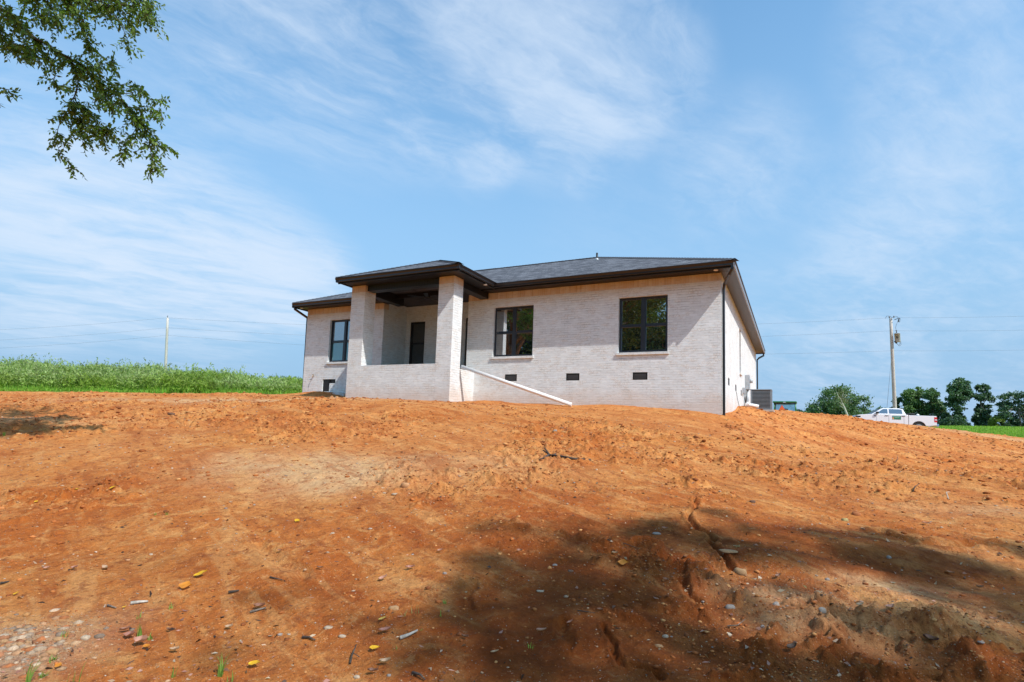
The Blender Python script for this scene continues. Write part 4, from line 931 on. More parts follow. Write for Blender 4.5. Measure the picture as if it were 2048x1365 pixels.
back = [((-9, -11), 12.5, 3.6, (.07, .11, .03), 'tall leafy tree behind the camera mirrored in the right hand window'), ((-17, -9), 12, 3.4, (.055, .10, .03), 'leafy tree behind the camera mirrored in the middle window'), ((-22.5, -12.5), 13, 3.4, (.08, .12, .03), 'leafy tree behind the camera mirrored beside the middle window'), ((-12.8, -14), 14, 3.6, (.055, .09, .03), 'dark leafy tree behind the camera standing between two others')]
for (bx, by), H, cr, col, lab in back:
    bz = gz(bx, by); L = []
    for k in range(22):
        a = random.uniform(0, 2 * PI); rr = random.uniform(.2, .75) * cr; L.append((bx + math.cos(a) * rr, by + math.sin(a) * rr, bz + H * random.uniform(.28, .88), cr * .42, cr * .36))
    make_tree('leafy_tree', (bx, by, bz), (bx, by, bz + H * .7), L, 20000, .26, col, lab, group='trees behind the camera', trunk_r=.3)

# ------------------------------------------------------------------ tall weeds and grass on the left
def field_pts(n, px0, px1, d0, d1):
    px = RNG.uniform(px0, px1, n); d = RNG.uniform(d0, d1, n); P = np.array([W(a, 780, b_) for a, b_ in zip(px, d)]); return px, d, P[:, 0], P[:, 1]
n = 5200; px, d, wx, wy = field_pts(n, -260, 640, 28.6, 37); wz = base_z(wx, wy)
edge = fbm(wx, wy, 3.0, 3)
hgt = np.interp(px, [-260, 0, 300, 600, 640], [1.95, 1.75, 1.45, .82, .75]) * (.50 + .72 * fbm(wx, wy, 1.3, 3, ox=9) + .22 * RNG.random(n)) * (.55 + .45 * ss(d, 28.4, 31.5)) + (RNG.random(n) < .06) * .5 * RNG.random(n)
m = 30; tt = RNG.random((n, m)) ** .7
lean = RNG.normal(size=(n, 2)) * .10
P = np.stack([wx[:, None] + lean[:, :1] * tt * hgt[:, None] + RNG.normal(size=(n, m)) * .07, wy[:, None] + lean[:, 1:] * tt * hgt[:, None] + RNG.normal(size=(n, m)) * .07, wz[:, None] + tt * hgt[:, None] * .95], -1).reshape(-1, 3)
Dr = RNG.normal(size=P.shape) * .75 + np.array([0, 0, .75])
sz = .10 + .11 * RNG.random(len(P)); V, Fq = leaf_quads(P, Dr, sz, sz * .30, .1)
species = fbm(wx, wy, 2.2, 2, ox=33)
ca = np.array([.27, .37, .08]); cb = np.array([.37, .46, .19]); cc3 = np.array([.25, .41, .04])
sp = ss(species, .4, .6)[:, None, None]; T_ = tt[:, :, None]
dkw = 1 - .45 * (RNG.random((n, 1, 1)) < .25)
colr = dkw * (cc3 * (1 - T_) + (ca * (1 - sp) + cb * sp) * T_) * (.75 + .5 * RNG.random((n, m, 1)))
wd = np_mesh('tall_weeds', V, Fq, M_weed, None, np.repeat(colr.reshape(-1, 3), 4, 0)); tag(wd, 'tall grey green weeds crowding the field left of the house', 'weeds', kind='stuff')
# bright grass fringe in front of the weeds
n = 30000; px, d, wx, wy = field_pts(n, -260, 640, 27.6, 32); ok = (d - 27.6) + (fbm(wx, wy, 2, 3) - .5) * 3 > .2; px, d, wx, wy = px[ok], d[ok], wx[ok], wy[ok]; n = len(px)
P = np.stack([wx, wy, ground_z(wx, wy)], 1); Dr = RNG.normal(size=P.shape) * .35 + np.array([0, 0, 1.0]); hh_ = (.16 + .40 * RNG.random(n) * ss(d, 27.8, 29.5)) * (.5 + fbm(wx, wy, .9, 2, ox=4))
V, Fq = leaf_quads(P, Dr, hh_, .035, .1)
fg = np_mesh('field_grass', V, Fq, M_weed, None, leaf_col(n, (.22, .38, .05), .35, .15)); tag(fg, 'bright green grass fringe along the edge of the bare clay', 'grass', kind='stuff')
# mown field at the right
n = 26000; px = RNG.uniform(1820, 2300, n); d = 60 + 60 * RNG.random(n) ** 1.5; PP = np.array([W(a, 870, b_) for a, b_ in zip(px, d)]); wx, wy = PP[:, 0], PP[:, 1]
P = np.stack([wx, wy, base_z(wx, wy)], 1); Dr = RNG.normal(size=P.shape) * .3 + np.array([0, 0, 1.0]); V, Fq = leaf_quads(P, Dr, .22 + .2 * RNG.random(n), .10, .1)
fg = np_mesh('meadow_grass', V, Fq, M_weed, None, leaf_col(n, (.24, .37, .055), .25, .1)); tag(fg, 'light green grass covering the far field at the right', 'grass', kind='stuff')

# ------------------------------------------------------------------ utility poles and lines
M_pole = bark_mat('weathered_pole_wood', (.42, .38, .34), (.60, .56, .51), 10); M_wire = principled('wire_aluminium', (.10, .10, .11), .5); M_porc = principled('grey_porcelain', (.16, .17, .19), .3)
def pole(pxt, pyt, pxb, pyb, d, r0, r1, label):
    top = Vector(W(pxt, pyt, d)); bot = Vector(W(pxb, pyb, d)); dirv = (bot - top).normalized(); gzv = float(base_z([bot.x], [bot.y])[0]); k = (gzv - top.z) / dirv.z; base = top + dirv * k
    t = empty('utility_pole', tuple(base), label=label, cat='utility pole', group='wooden utility poles'); mb = MB(); L = [base.lerp(top, i / 6) - base for i in range(7)]; L[0] = L[0] + dirv * .5
    mb.tube(L, r0, 12, r1); mb.build('post', M_pole, t); return t, base, top
tL, bL, topL = pole(335.5, 636, 331, 740, 60, .15, .11, 'slim pale wooden utility pole rising from the weeds left of the house')
for k, py in enumerate((634, 656, 671)):
    mb = MB(); q = Vector(W(335, py, 60)) - bL; mb.tube([q + Vector((.0, 0, -.06)), q + Vector((0, 0, .14))], .05, 8, .035); mb.build('insulator', M_porc, tL)
tR, bR, topR = pole(1781.5, 637, 1789.5, 815, 53, .18, .125, 'weathered wooden utility pole with transformer behind the pickup truck')
RX = Vector((rt0[0], rt0[1], 0)); s46 = 53 / F
def rp(dx, py): q = Vector(W(1782 + (py - 637) * .045, py, 53)) + RX * (dx * s46); q = q - Vector((sy_, cy_, 0)) * .26; return q - bR
mb = MB(); q = rp(7, 667); mb.tube([q, rp(7.1, 668.2), rp(7.1, 668.3), rp(7.5, 684), rp(7.5, 685.5)], [.20, .25, .235, .235, .19], 18); tf = mb.build('transformer', principled('transformer_paint', (.42, .45, .48), .5), tR)
mb = MB(); mb.tube([rp(6, 667), rp(5.8, 662)], .05, 8, .03); mb.tube([rp(5.8, 662.4), rp(5.8, 661.6)], .08, 8); mb.build('bushing', M_porc, tf)
mb = MB(); mb.box(*(lambda a: (a.x - .06, a.x + .06, a.y - .27, a.y - .24, a.z - .08, a.z + .08))(rp(5.5, 677))); mb.build('plate', M_black, tf)
mb = MB(); mb.tube([rp(1, 684), rp(5, 688), rp(6, 686)], .05, 6); mb.build('bracket', M_black, tR)
for pts in ([rp(11, 672), rp(13.5, 684), rp(14, 690), rp(11, 693), rp(7, 690)], [rp(11, 676), rp(12, 688), rp(9, 692), rp(5, 687)], [rp(9, 645), rp(6, 651), rp(4.5, 657), rp(5.5, 661)], [rp(-15, 639), rp(-12, 634), rp(-6, 634), rp(-1, 637), rp(3, 634), rp(8, 634), rp(11, 637)]):
    mb = MB(); Q = [pts[0]]
    for a, b_ in zip(pts[:-1], pts[1:]): Q += [a.lerp(b_, .5), b_]
    mb.tube(Q, .016, 6); mb.build('jumper_wire', M_wire, tR)
mb = MB(); mb.tube([rp(3, 641), rp(8, 639), rp(10, 638)], .03, 6); mb.tube([rp(10, 645), rp(12.5, 637)], .045, 8); mb.tube([rp(13.2, 645), rp(14.4, 638)], .02, 6); mb.tube([rp(10, 645), rp(13.2, 645)], .02, 6); mb.tube([rp(12.5, 637), rp(14.4, 638)], .02, 6); mb.build('fuse_cutout', M_black, tR)
for dx, py in ((-7, 636), (2, 635)):
    mb = MB(); mb.tube([rp(dx, py + 2), rp(dx, py), rp(dx, py - 2)], [.03, .06, .03], 8); mb.build('insulator', M_porc, tR)
g0 = rp(-2, 683) + bR; g1_ = Vector(W(1768, 830, 52)); g1_.z = float(base_z([g1_.x], [g1_.y])[0])
mb = MB(); mb.tube([g0 - bR, g1_ - bR], .012, 6); mb.build('guy_wire', M_wire, tR)
mb = MB(); mb.tube([g0.lerp(g1_, .80) - bR, g1_ - bR], .03, 6); mb.build('guy_guard', principled('orange_guard', (.45, .22, .10), .6), tR)
def line(p, q, sag, label, r=.0065):
    mb = MB(); n = 26; p = Vector(p); q = Vector(q)
    mb.tube([p.lerp(q, i / n) - Vector((0, 0, sag * 4 * (i / n) * (1 - i / n))) for i in range(n + 1)], r, 5)
    o = mb.build('power_line', M_wire); tag(o, label, 'power line', 'overhead power lines')
nm = ('top', 'middle', 'lowest')
for k, (ya, yb, yc, yd) in enumerate(((636, 636, 672, 600), (656, 662, 694, 634), (671, 702, 712, 672))):
    line(W(336, ya, 60), W(1783 + (yb - 637) * .045, yb, 53), 1.1, f'{nm[k]} of the three wires running from the left pole behind the house')
    line(W(334, ya, 60), W(-700, yc - (25 if k < 3 else 0), 62), 1.3, f'{nm[k]} of the three wires leaving the frame left of the left pole')
    line(W(1783 + (yb - 637) * .045, yb, 53), W(2900, yd - 35, 60), 1.0, f'{nm[k]} of the three wires leaving the frame right of the transformer pole')

# ------------------------------------------------------------------ far building beyond the weeds
d = 72; c0 = W(570, 790, d); ang_ = math.atan2(-rt0[1], rt0[0]); bz = float(base_z([c0[0]], [c0[1]])[0])
fh = empty('farmhouse', (c0[0], c0[1], bz), -ang_, label='distant low grey roofed building peeking over the weeds beside the house', cat='building')
sc_ = d / F; top = W(590, 761.5, d)[2] - bz; ev = W(590, 768, d)[2] - bz
mb = MB(); w0, w1 = 3 * sc_, 33 * sc_ * 1.7
mb.box(w0, w1, 0, 7, -.5, ev); mb.build('wall', principled('pale_siding', (.50, .53, .58), .8), fh)
mb = MB(); mb.prism([(w0 - .3, ev - .1), (w0 + .6, top), (w1 - .6 - w1 * .25, top), (w1 + .3, ev - .1)], 'y', -.4, 7.4); mb.build('roof', principled('grey_roof', (.16, .18, .21), .8), fh)
mb = MB(); mb.box(w0 + .8, w0 + 1.4, -.03, -.005, ev - 1.6, ev - .4); mb.build('window', M_glass, fh)

# ------------------------------------------------------------------ pickup truck
def poly_truck():
    azc = math.radians(-7.0); cc_ = W(1783, 850, 47.0); hl = np.array([math.cos(azc), -math.sin(azc), 0]) * 2.87; pL = cc_ - hl; pR = cc_ + hl; L = math.hypot(pR[0] - pL[0], pR[1] - pL[1]); rz = math.atan2(pR[1] - pL[1], pR[0] - pL[0]); return pL, L, rz
pL, TL, rzT = poly_truck(); sL = TL / 5.79
M_paint = principled('white_truck_paint', (.78, .79, .81), .28, 0, .5, coat=.6); M_tglass = glass_mat('tinted_truck_glass', (.02, .025, .035), .30); M_rubber = principled('rubber', (.02, .02, .02), .85); M_rim = principled('alloy_rim', (.45, .46, .48), .3, .9)
M_red = principled('red_lamp_lens', (.60, .02, .02), .2, 0, .6); M_lens = principled('clear_lamp_lens', (.65, .68, .72), .1, 0, .7); M_chrome = principled('chrome', (.55, .6, .68), .12, 1.0)
zt = W(1780, 816, 47)[2] - 1.96
tk = empty('pickup_truck', (pL[0], pL[1], zt), rzT, label='white crew cab pickup truck parked behind the clay ridge near the pole', cat='pickup truck'); tk.scale = (sL, 1, 1); tk.rotation_euler = (0, .012, rzT)
hw = 1.0
def arc(cx, r, z0, n=10):
    a0 = math.asin(min(1, (z0 - .42) / r)) if z0 > .42 else 0
    return [(cx - r * math.cos(t), .42 + r * math.sin(t)) for t in np.linspace(a0, PI - a0, n)]
lowp = [(.02, .50), (.0, .85), (.05, 1.10), (.16, 1.26), (.45, 1.33), (1.20, 1.39), (3.80, 1.41), (3.83, 1.37), (5.72, 1.37), (5.79, 1.33), (5.79, .62), (5.3, .55)] + arc(4.55, .49, .55)[::-1] + [(3.9, .48), (1.6, .48)] + arc(.98, .48, .5)[::-1] + [(.4, .48)]
def shaped(poly, y0, y1, inset, name, mat, par, bevel=.03):
    mb = MB(); mb.prism(poly, 'y', y0, y1); return mb.build(name, mat, par, bevel)
# body: side skins slightly rounded in plan by a bevel
body = shaped(lowp, -hw, hw, 0, 'body', M_paint, tk, .045)
# flat dark sheet stands in for the shaded hollow of the cargo bed
mb = MB(); mb.box(3.92, 5.66, -.82, .82, 1.374, 1.376); mb.build('bed_shade_sheet', M_rubber, tk)
gb = [(1.22, 1.39), (1.98, 1.88), (2.15, 1.925), (3.25, 1.93), (3.50, 1.88), (3.72, 1.40)]
mb = MB(); n = len(gb); b0_ = len(mb.v)
def yw(z): return .93 - .17 * (z - 1.39) / .54
for s in (-1, 1):
    for (u, z) in gb: mb.v.append((u, s * yw(z), z))
mb.f += [tuple(range(n)), tuple(range(2 * n - 1, n - 1, -1))] + [(i, (i + 1) % n, n + (i + 1) % n, n + i) for i in range(n)]
mb.build('cab', M_paint, tk, .04)
def side_poly(pts, off, name, mat, s=-1):
    mb = MB(); a = [(u, s * (yw(z) + off), z) for u, z in pts]; b_ = [(u, s * (yw(z) + off - .02), z) for u, z in pts]; mb.quad(*a); mb.quad(*b_)
    for i in range(len(pts)): j = (i + 1) % len(pts); mb.quad(a[i], a[j], b_[j], b_[i])
    return mb.build(name, mat, tk)
for s in (-1, 1):
    side_poly([(1.60, 1.47), (2.03, 1.80), (2.13, 1.84), (2.40, 1.85), (2.40, 1.47)], .006, 'side_window', M_tglass, s)
    side_poly([(2.50, 1.47), (2.50, 1.85), (3.30, 1.84), (3.42, 1.80), (3.44, 1.47)], .006, 'side_window', M_tglass, s)
mb = MB(); mb.quad((1.32, -.80, 1.462), (1.32, .80, 1.462), (1.93, .70, 1.862), (1.93, -.70, 1.862)); mb.quad((1.30, -.80, 1.466), (1.30, .80, 1.466), (1.91, .70, 1.866), (1.91, -.70, 1.866)); mb.build('windshield', M_tglass, tk)
mb = MB(); mb.quad((3.695, -.7, 1.47), (3.695, .7, 1.47), (3.54, .64, 1.82), (3.54, -.64, 1.82)); mb.build('rear_window', M_tglass, tk)
for s in (-1, 1):
    for cx in (.98, 4.55):
        w_ = MB(); w_.tube([(cx, s * .99, .42), (cx, s * .72, .42)], .42, 28); w_ = w_.build('wheel', M_rubber, tk, .02)
        mb = MB(); mb.tube([(cx, s * 1.0, .42), (cx, s * .97, .42)], .26, 20); mb.build('rim', M_rim, w_)
        mb = MB(); A = arc(cx, .485, .42, 14); B_ = arc(cx, .43, .42, 14)
        for i in range(13): mb.quad(*[(p[0], s * 1.006, p[1]) for p in (A[i], A[i + 1], B_[i + 1], B_[i])]); mb.quad(*[(p[0], s * .80, p[1]) for p in (A[i], A[i + 1], B_[i + 1], B_[i])]); mb.quad((A[i][0], s * 1.006, A[i][1]), (A[i + 1][0], s * 1.006, A[i + 1][1]), (A[i + 1][0], s * .8, A[i + 1][1]), (A[i][0], s * .8, A[i][1]))
        mb.build('wheel_arch', M_rubber, tk)
    mb = MB(); mb.box(1.52, 1.72, s * .94, s * 1.16, 1.44, 1.60); mb.build('mirror', M_black, tk, .03)
    for u in (2.16, 3.36): mb = MB(); mb.box(u, u + .25, s * 1.0, s * 1.03, 1.27, 1.305); mb.build('door_handle', M_black, tk, .006)
    mb = MB(); mb.box(1.38, 1.53, s * 1.0, s * 1.008, 1.22, 1.28); mb.build('badge', M_black, tk)
    mb = MB(); mb.box(.06, .42, s * .80, s * 1.006, 1.08, 1.23); mb.build('headlight', M_black, tk, .02)
    mb = MB(); mb.box(5.60, 5.80, s * .86, s * 1.008, .86, 1.28); tl_ = mb.build('tail_light', M_red, tk, .015)
    mb = MB(); mb.box(5.64, 5.803, s * .90, s * 1.011, 1.02, 1.10); mb.build('reverse_lamp', M_lens, tl_)
    for u in (1.55, 2.45, 3.52): mb = MB(); mb.box(u - .006, u + .006, s * .999, s * 1.004, .62, 1.36); mb.build('door_seam', M_black, tk)
    mb = MB(); mb.box(3.83, 3.86, s * .96, s * 1.003, .55, 1.40); mb.build('bed_gap', M_black, tk)
mb = MB(); mb.box(-.06, .14, -.95, .95, .52, .78); mb.build('front_bumper', M_chrome, tk, .03)
mb = MB(); mb.box(-.02, .06, -.62, .62, .82, 1.18); mb.build('grille', M_chrome, tk, .02)
mb = MB(); mb.box(5.76, 5.95, -.95, .95, .52, .74); mb.build('rear_bumper', M_chrome, tk, .03)
# door magnet sign
mb = MB(); mb.box(2.70, 3.31, -1.012, -1.001, 1.0, 1.30); sg = mb.build('door_sign', principled('green_sign', (.02, .17, .09), .5), tk)
mb = MB(); mb.box(2.71, 2.80, -1.016, -1.0125, 1.02, 1.16); mb.build('sign_emblem', principled('orange_print', (.75, .30, .08), .5), sg)
mb = MB(); mb.box(2.72, 3.26, -1.016, -1.0125, 1.245, 1.275); mb.build('sign_lettering', principled('pale_print', (.35, .62, .66), .5), sg)
mb = MB(); mb.box(2.86, 3.20, -1.016, -1.0125, 1.13, 1.16); mb.build('sign_lettering', principled('pale_print_green', (.40, .62, .48), .5), sg)
# load in the truck bed
rot = Matrix.Rotation(rzT, 4, 'Z')
def tw(u, y_, z): q = rot @ Vector((u * sL, y_, z)); return Vector((pL[0], pL[1], zt)) + q + Vector((0, 0, -.012 * u))
mb = MB(); q = tw(4.15, -.45, 1.385)
ring = [q + Vector((math.cos(a) * .26, math.sin(a) * .26, .09)) for a in np.linspace(0, 2 * PI, 25)]; mb.tube(ring, .085, 8, cap=False)
o = mb.build('spare_tyre', M_rubber, smooth=True); tag(o, 'black tyre lying in the bed of the white pickup', 'tyre')
mb = MB(); q = tw(4.62, -.5, 1.38); mb.tube([q, q + Vector((0, 0, .02)), q + Vector((.02, 0, .10)), q + Vector((0, 0, .15))], [.10, .14, .11, .03], 10); o = mb.build('bag', M_white, smooth=True); tag(o, 'small white bag in the bed of the pickup behind the tyre', 'bag')

# ------------------------------------------------------------------ tractor
d = 48; q = W(1570, 822, d); gt = float(base_z([q[0]], [q[1]])[0]); z_roof = W(1570, 803.5, d)[2] - gt
rzt = math.atan2(rt0[1], rt0[0]) + math.radians(-32)
tr = empty('tractor', (q[0], q[1], gt), rzt + math.radians(4), label='green tractor with glass cab and orange warning triangle behind the ridge', cat='tractor')
kz = z_roof / 2.75
M_green = principled('green_machine_paint', (.02, .16, .045), .35, coat=.4); M_tg = D.materials.new('tractor_glass'); M_tg.use_nodes = True
gg = NG(M_tg.node_tree); gg.nt.nodes.clear(); a_n = gg.n('ShaderNodeBsdfTransparent', {'Color': (.80, .92, .94, 1)}); b_n = gg.n('ShaderNodeBsdfGlossy', {'Color': (.8, .9, 1, 1), 'Roughness': .03}); mxn = gg.n('ShaderNodeMixShader', {0: .12, 1: a_n.outputs[0], 2: b_n.outputs[0]}); gg.n('ShaderNodeOutputMaterial', {'Surface': mxn.outputs[0]})
Z = lambda z: z * kz
def tb_(name, mat, *b, par=None, bevel=.0):
    mb = MB(); mb.box(b[0], b[1], b[2], b[3], Z(b[4]), Z(b[5])); return mb.build(name, mat, par or tr, bevel)
rf = tb_('cab_roof', M_green, -.92, .92, -.60, 1.0, 2.60, 2.75, bevel=.05)
mb = MB(); mb.box(-.85, .85, -.58, .98, Z(2.53), Z(2.60)); mb.build('roof_lining', M_black, rf)
mb = MB(); mb.box(-.12, .08, -.64, -.60, Z(2.62), Z(2.68)); mb.build('work_light', M_lens, rf)
for (x0, y0) in ((-.80, -.5), (.80, -.5), (-.78, .88), (.78, .88), (-.82, .25), (.82, .25)):
    mb = MB(); mb.tube([(x0, y0, Z(2.56)), (x0 * 1.02, y0 * 1.05, Z(1.55))], .045, 8); mb.build('cab_post', M_green, tr)
mb = MB(); mb.box(-.79, .79, -.50, -.49, Z(1.6), Z(2.55)); mb.box(-.79, .79, .87, .88, Z(1.6), Z(2.55)); mb.box(-.805, -.795, -.46, .84, Z(1.6), Z(2.55)); mb.box(.795, .805, -.46, .84, Z(1.6), Z(2.55)); mb.build('cab_glass', M_tg, tr)
tb_('seat', M_black, -.25, .25, .0, .15, 1.5, 2.1, bevel=.04); tb_('body', M_green, -.55, .55, -.5, 2.6, .75, 1.55, bevel=.05); tb_('fender', M_green, -1.1, -.6, -.75, .55, 1.45, 1.6, bevel=.04); tb_('fender', M_green, .6, 1.1, -.75, .55, 1.45, 1.6, bevel=.04)
mb = MB(); mb.tube([(0, .75, Z(1.6)), (0, .55, Z(1.95))], .03, 8); ring = [(math.cos(a) * .2, .53 + .05 * math.sin(a), Z(1.95) + .18 * math.sin(a)) for a in np.linspace(0, 2 * PI, 17)]; mb.tube(ring, .018, 6, cap=False); mb.build('steering_wheel', M_black, tr)
for s in (-1, 1):
    for (y_, r_, w_) in ((-.1, .80, .42), (2.2, .5, .3)):
        mb = MB(); mb.tube([(s * .62, y_, r_), (s * (.62 + w_), y_, r_)], r_, 28); wh = mb.build('wheel', M_rubber, tr, .03)
        mb = MB(); mb.tube([(s * (.60), y_, r_), (s * (.64 + w_), y_, r_)], r_ * .5, 20); mb.build('rim', principled('yellow_rim', (.7, .5, .05), .4), wh)
tri = empty; mb = MB(); mb.prism([(-.42, Z(1.98)), (.0, Z(1.98)), (-.21, Z(2.36))], 'y', -.60, -.58); o = mb.build('warning_triangle', principled('orange_reflector', (.85, .16, .04), .4), tr)
mb = MB(); mb.prism([(-.46, Z(1.95)), (.04, Z(1.95)), (-.21, Z(2.42))], 'y', -.578, -.57); mb.build('triangle_border', M_red, tr)
tb_('side_lamp', principled('orange_lamp', (.85, .12, .04), .3), .98, 1.12, -.72, -.66, 1.6, 1.72)

# ------------------------------------------------------------------ stones, sticks, leaves and tufts on the clay
import bmesh
def ico(sub):
    bm = bmesh.new(); bmesh.ops.create_icosphere(bm, subdivisions=sub, radius=1); V = np.array([v.co[:] for v in bm.verts]); Fc = np.array([[v.index for v in f.verts] for f in bm.faces]); bm.free(); return V, Fc
IV1, IF1 = ico(1); IV2, IF2 = ico(2)
def rot_rand(n):
    a = RNG.random(n) * 2 * PI; c, s = np.cos(a), np.sin(a); R_ = np.zeros((n, 3, 3)); R_[:, 0, 0] = c; R_[:, 0, 1] = -s; R_[:, 1, 0] = s; R_[:, 1, 1] = c; R_[:, 2, 2] = 1; return R_
def scatter_ground(n, dmin=1.6, dmax=34, power=1.0, dens=None):
    """points spread over the clay in front of the camera, thinning with distance"""
    a = RNG.uniform(math.radians(-74), math.radians(22), n); r = np.exp(RNG.uniform(math.log(dmin), math.log(dmax), n)); x, y = r * np.sin(a), r * np.cos(a)
    ok = ~((x > -16.6) & (x < CX + .1) & (y > 12.95) & (y < 31))
    if dens is not None: ok &= RNG.random(n) < dens(x, y)
    return x[ok], y[ok], r[ok]
def clods(n, smin, smax, cols, label, name, cat, dens, V0=IV1, F0=IF1, flat=.62, pw=3.0, dmin=1.6, dmax=34, mat=None, scale_r=.0016):
    x, y, r = scatter_ground(n, dmin, dmax, dens=dens); n = len(x); z = ground_z(x, y)
    s = np.minimum(smax, np.maximum(smin, r * scale_r) * (1 - RNG.random(n) * .985) ** (-1 / pw) * .8)
    sc = np.stack([s * (.8 + .5 * RNG.random(n)), s * (.8 + .5 * RNG.random(n)), s * flat * (.6 + .6 * RNG.random(n))], 1)
    jit = 1 + (RNG.random((n, len(V0), 1)) - .5) * .55
    V = V0[None] * jit * sc[:, None, :]; V = np.einsum('nij,nkj->nki', rot_rand(n), V) + np.stack([x, y, z + sc[:, 2] * .25], 1)[:, None, :]
    Fq = (F0[None] + (np.arange(n) * len(V0))[:, None, None]).reshape(-1, 3)
    ci = np.asarray(cols)[RNG.integers(0, len(cols), n)] * (.75 + .5 * RNG.random((n, 1)))
    o = np_mesh(name, V.reshape(-1, 3), Fq, mat or M_stone, None, np.repeat(ci, len(V0), 0)); tag(o, label, cat, kind='stuff'); return o
M_stone = attr_mat('clod_and_stone')
rough_f = lambda x, y: .10 + .9 * ss(fbm(x, y, 1.8, 3, ox=40), .44, .62) * (.3 + .7 * ss(fbm(x, y, .5, 2, ox=3), .35, .6))
CLAY = [(.46, .14, .035), (.42, .12, .03), (.52, .20, .06), (.58, .28, .10), (.38, .11, .025), (.50, .17, .045), (.24, .07, .02)]
clods(60000, .003, .045, CLAY, 'loose crumbs and clods of orange clay scattered over the slope', 'soil_crumbs', 'clay crumbs', rough_f)
clods(7000, .0018, .018, [(.50, .34, .22), (.46, .28, .16), (.36, .30, .26), (.54, .42, .32), (.46, .24, .12)], 'pale grit and small pebbles strewn across the clay', 'pebbles', 'pebbles', lambda x, y: .3 + .6 * ss(fbm(x, y, 1.2, 3, ox=50), .42, .62), pw=3.2, scale_r=.0012)
# gravel spill in the lower left corner and around the pale patches
def spill(px, py, rx, ry, n, smax, label, cols=None):
    w = hit(px, py); x = w[0] + RNG.normal(size=n) * rx; y = w[1] + RNG.normal(size=n) * ry; z = ground_z(x, y); s = .003 + smax * RNG.random(n) ** 16
    V = IV1[None] * (1 + (RNG.random((n, len(IV1), 1)) - .5) * .4) * np.stack([s * 1.25, s, s * .6], 1)[:, None]; V = np.einsum('nij,nkj->nki', rot_rand(n), V) + np.stack([x, y, z - s * .12], 1)[:, None]
    Fq = (IF1[None] + (np.arange(n) * len(IV1))[:, None, None]).reshape(-1, 3); cs = np.array(cols or [(.44, .27, .15), (.42, .23, .12), (.50, .36, .24), (.40, .17, .08), (.30, .22, .16), (.40, .14, .05)])
    o = np_mesh('gravel', V.reshape(-1, 3), Fq, M_stone, None, np.repeat(cs[RNG.integers(0, 6, n)] * (.7 + .5 * RNG.random((n, 1))), len(IV1), 0)); tag(o, label, 'gravel', kind='stuff')
spill(60, 1285, .20, .14, 2200, .026, 'tan river gravel spilled in the lower left corner')
spill(1650, 1200, .55, .28, 1400, .012, 'grey gravel mixed into the pale mounds at the lower right')
spill(760, 950, .7, .35, 700, .018, 'small stones along the right edge of the pale sandy patch')
spill(1780, 900, 2.6, .8, 1400, .05, 'rubble of broken clay along the cut below the truck', CLAY)
spill(1560, 870, 1.2, .8, 700, .05, 'broken clay lumps below the sunlit side wall', CLAY)
for px, py, n, lab in ((1150, 818, 260, 'crumbs of orange clay along the wall foot where the white pipe ends'), (1330, 826, 260, 'crumbs of orange clay along the wall foot below the right window'), (800, 802, 200, 'crumbs of orange clay along the foot of the porch'), (1000, 812, 200, 'crumbs of orange clay under the leaning white pipe')):
    spill(px, py, 1.6, .35, n, .05, lab, CLAY)
# single stones one can point at
def stone(px, py, wpx, col, label, flat=.5, asp=1.0, group='loose stones on the clay'):
    w = hit(px, py, ground_z); d = w @ fw; s = wpx * d / F / 2; V = np.sign(IV2) * np.abs(IV2) ** .8 * (1 + (RNG.random((len(IV2), 1)) - .5) * .34); V = V * np.array([s, s * .75 * asp, s * flat]) ; a = math.atan2(rt0[1], rt0[0]) + random.uniform(-.3, .3)
    Rm = np.array([[math.cos(a), -math.sin(a), 0], [math.sin(a), math.cos(a), 0], [0, 0, 1]]); V = V @ Rm.T
    o = np_mesh('stone', V, IF2, M_stone, None, np.tile(np.array(col), (len(V), 1))); o.location = (w[0], w[1], w[2] + s * flat * .05); tag(o, label, 'stone', group)
TAN = (.44, .25, .12); PAL = (.48, .37, .26); GRY = (.34, .29, .25); ORG = (.58, .30, .14); DRK = (.16, .09, .06)
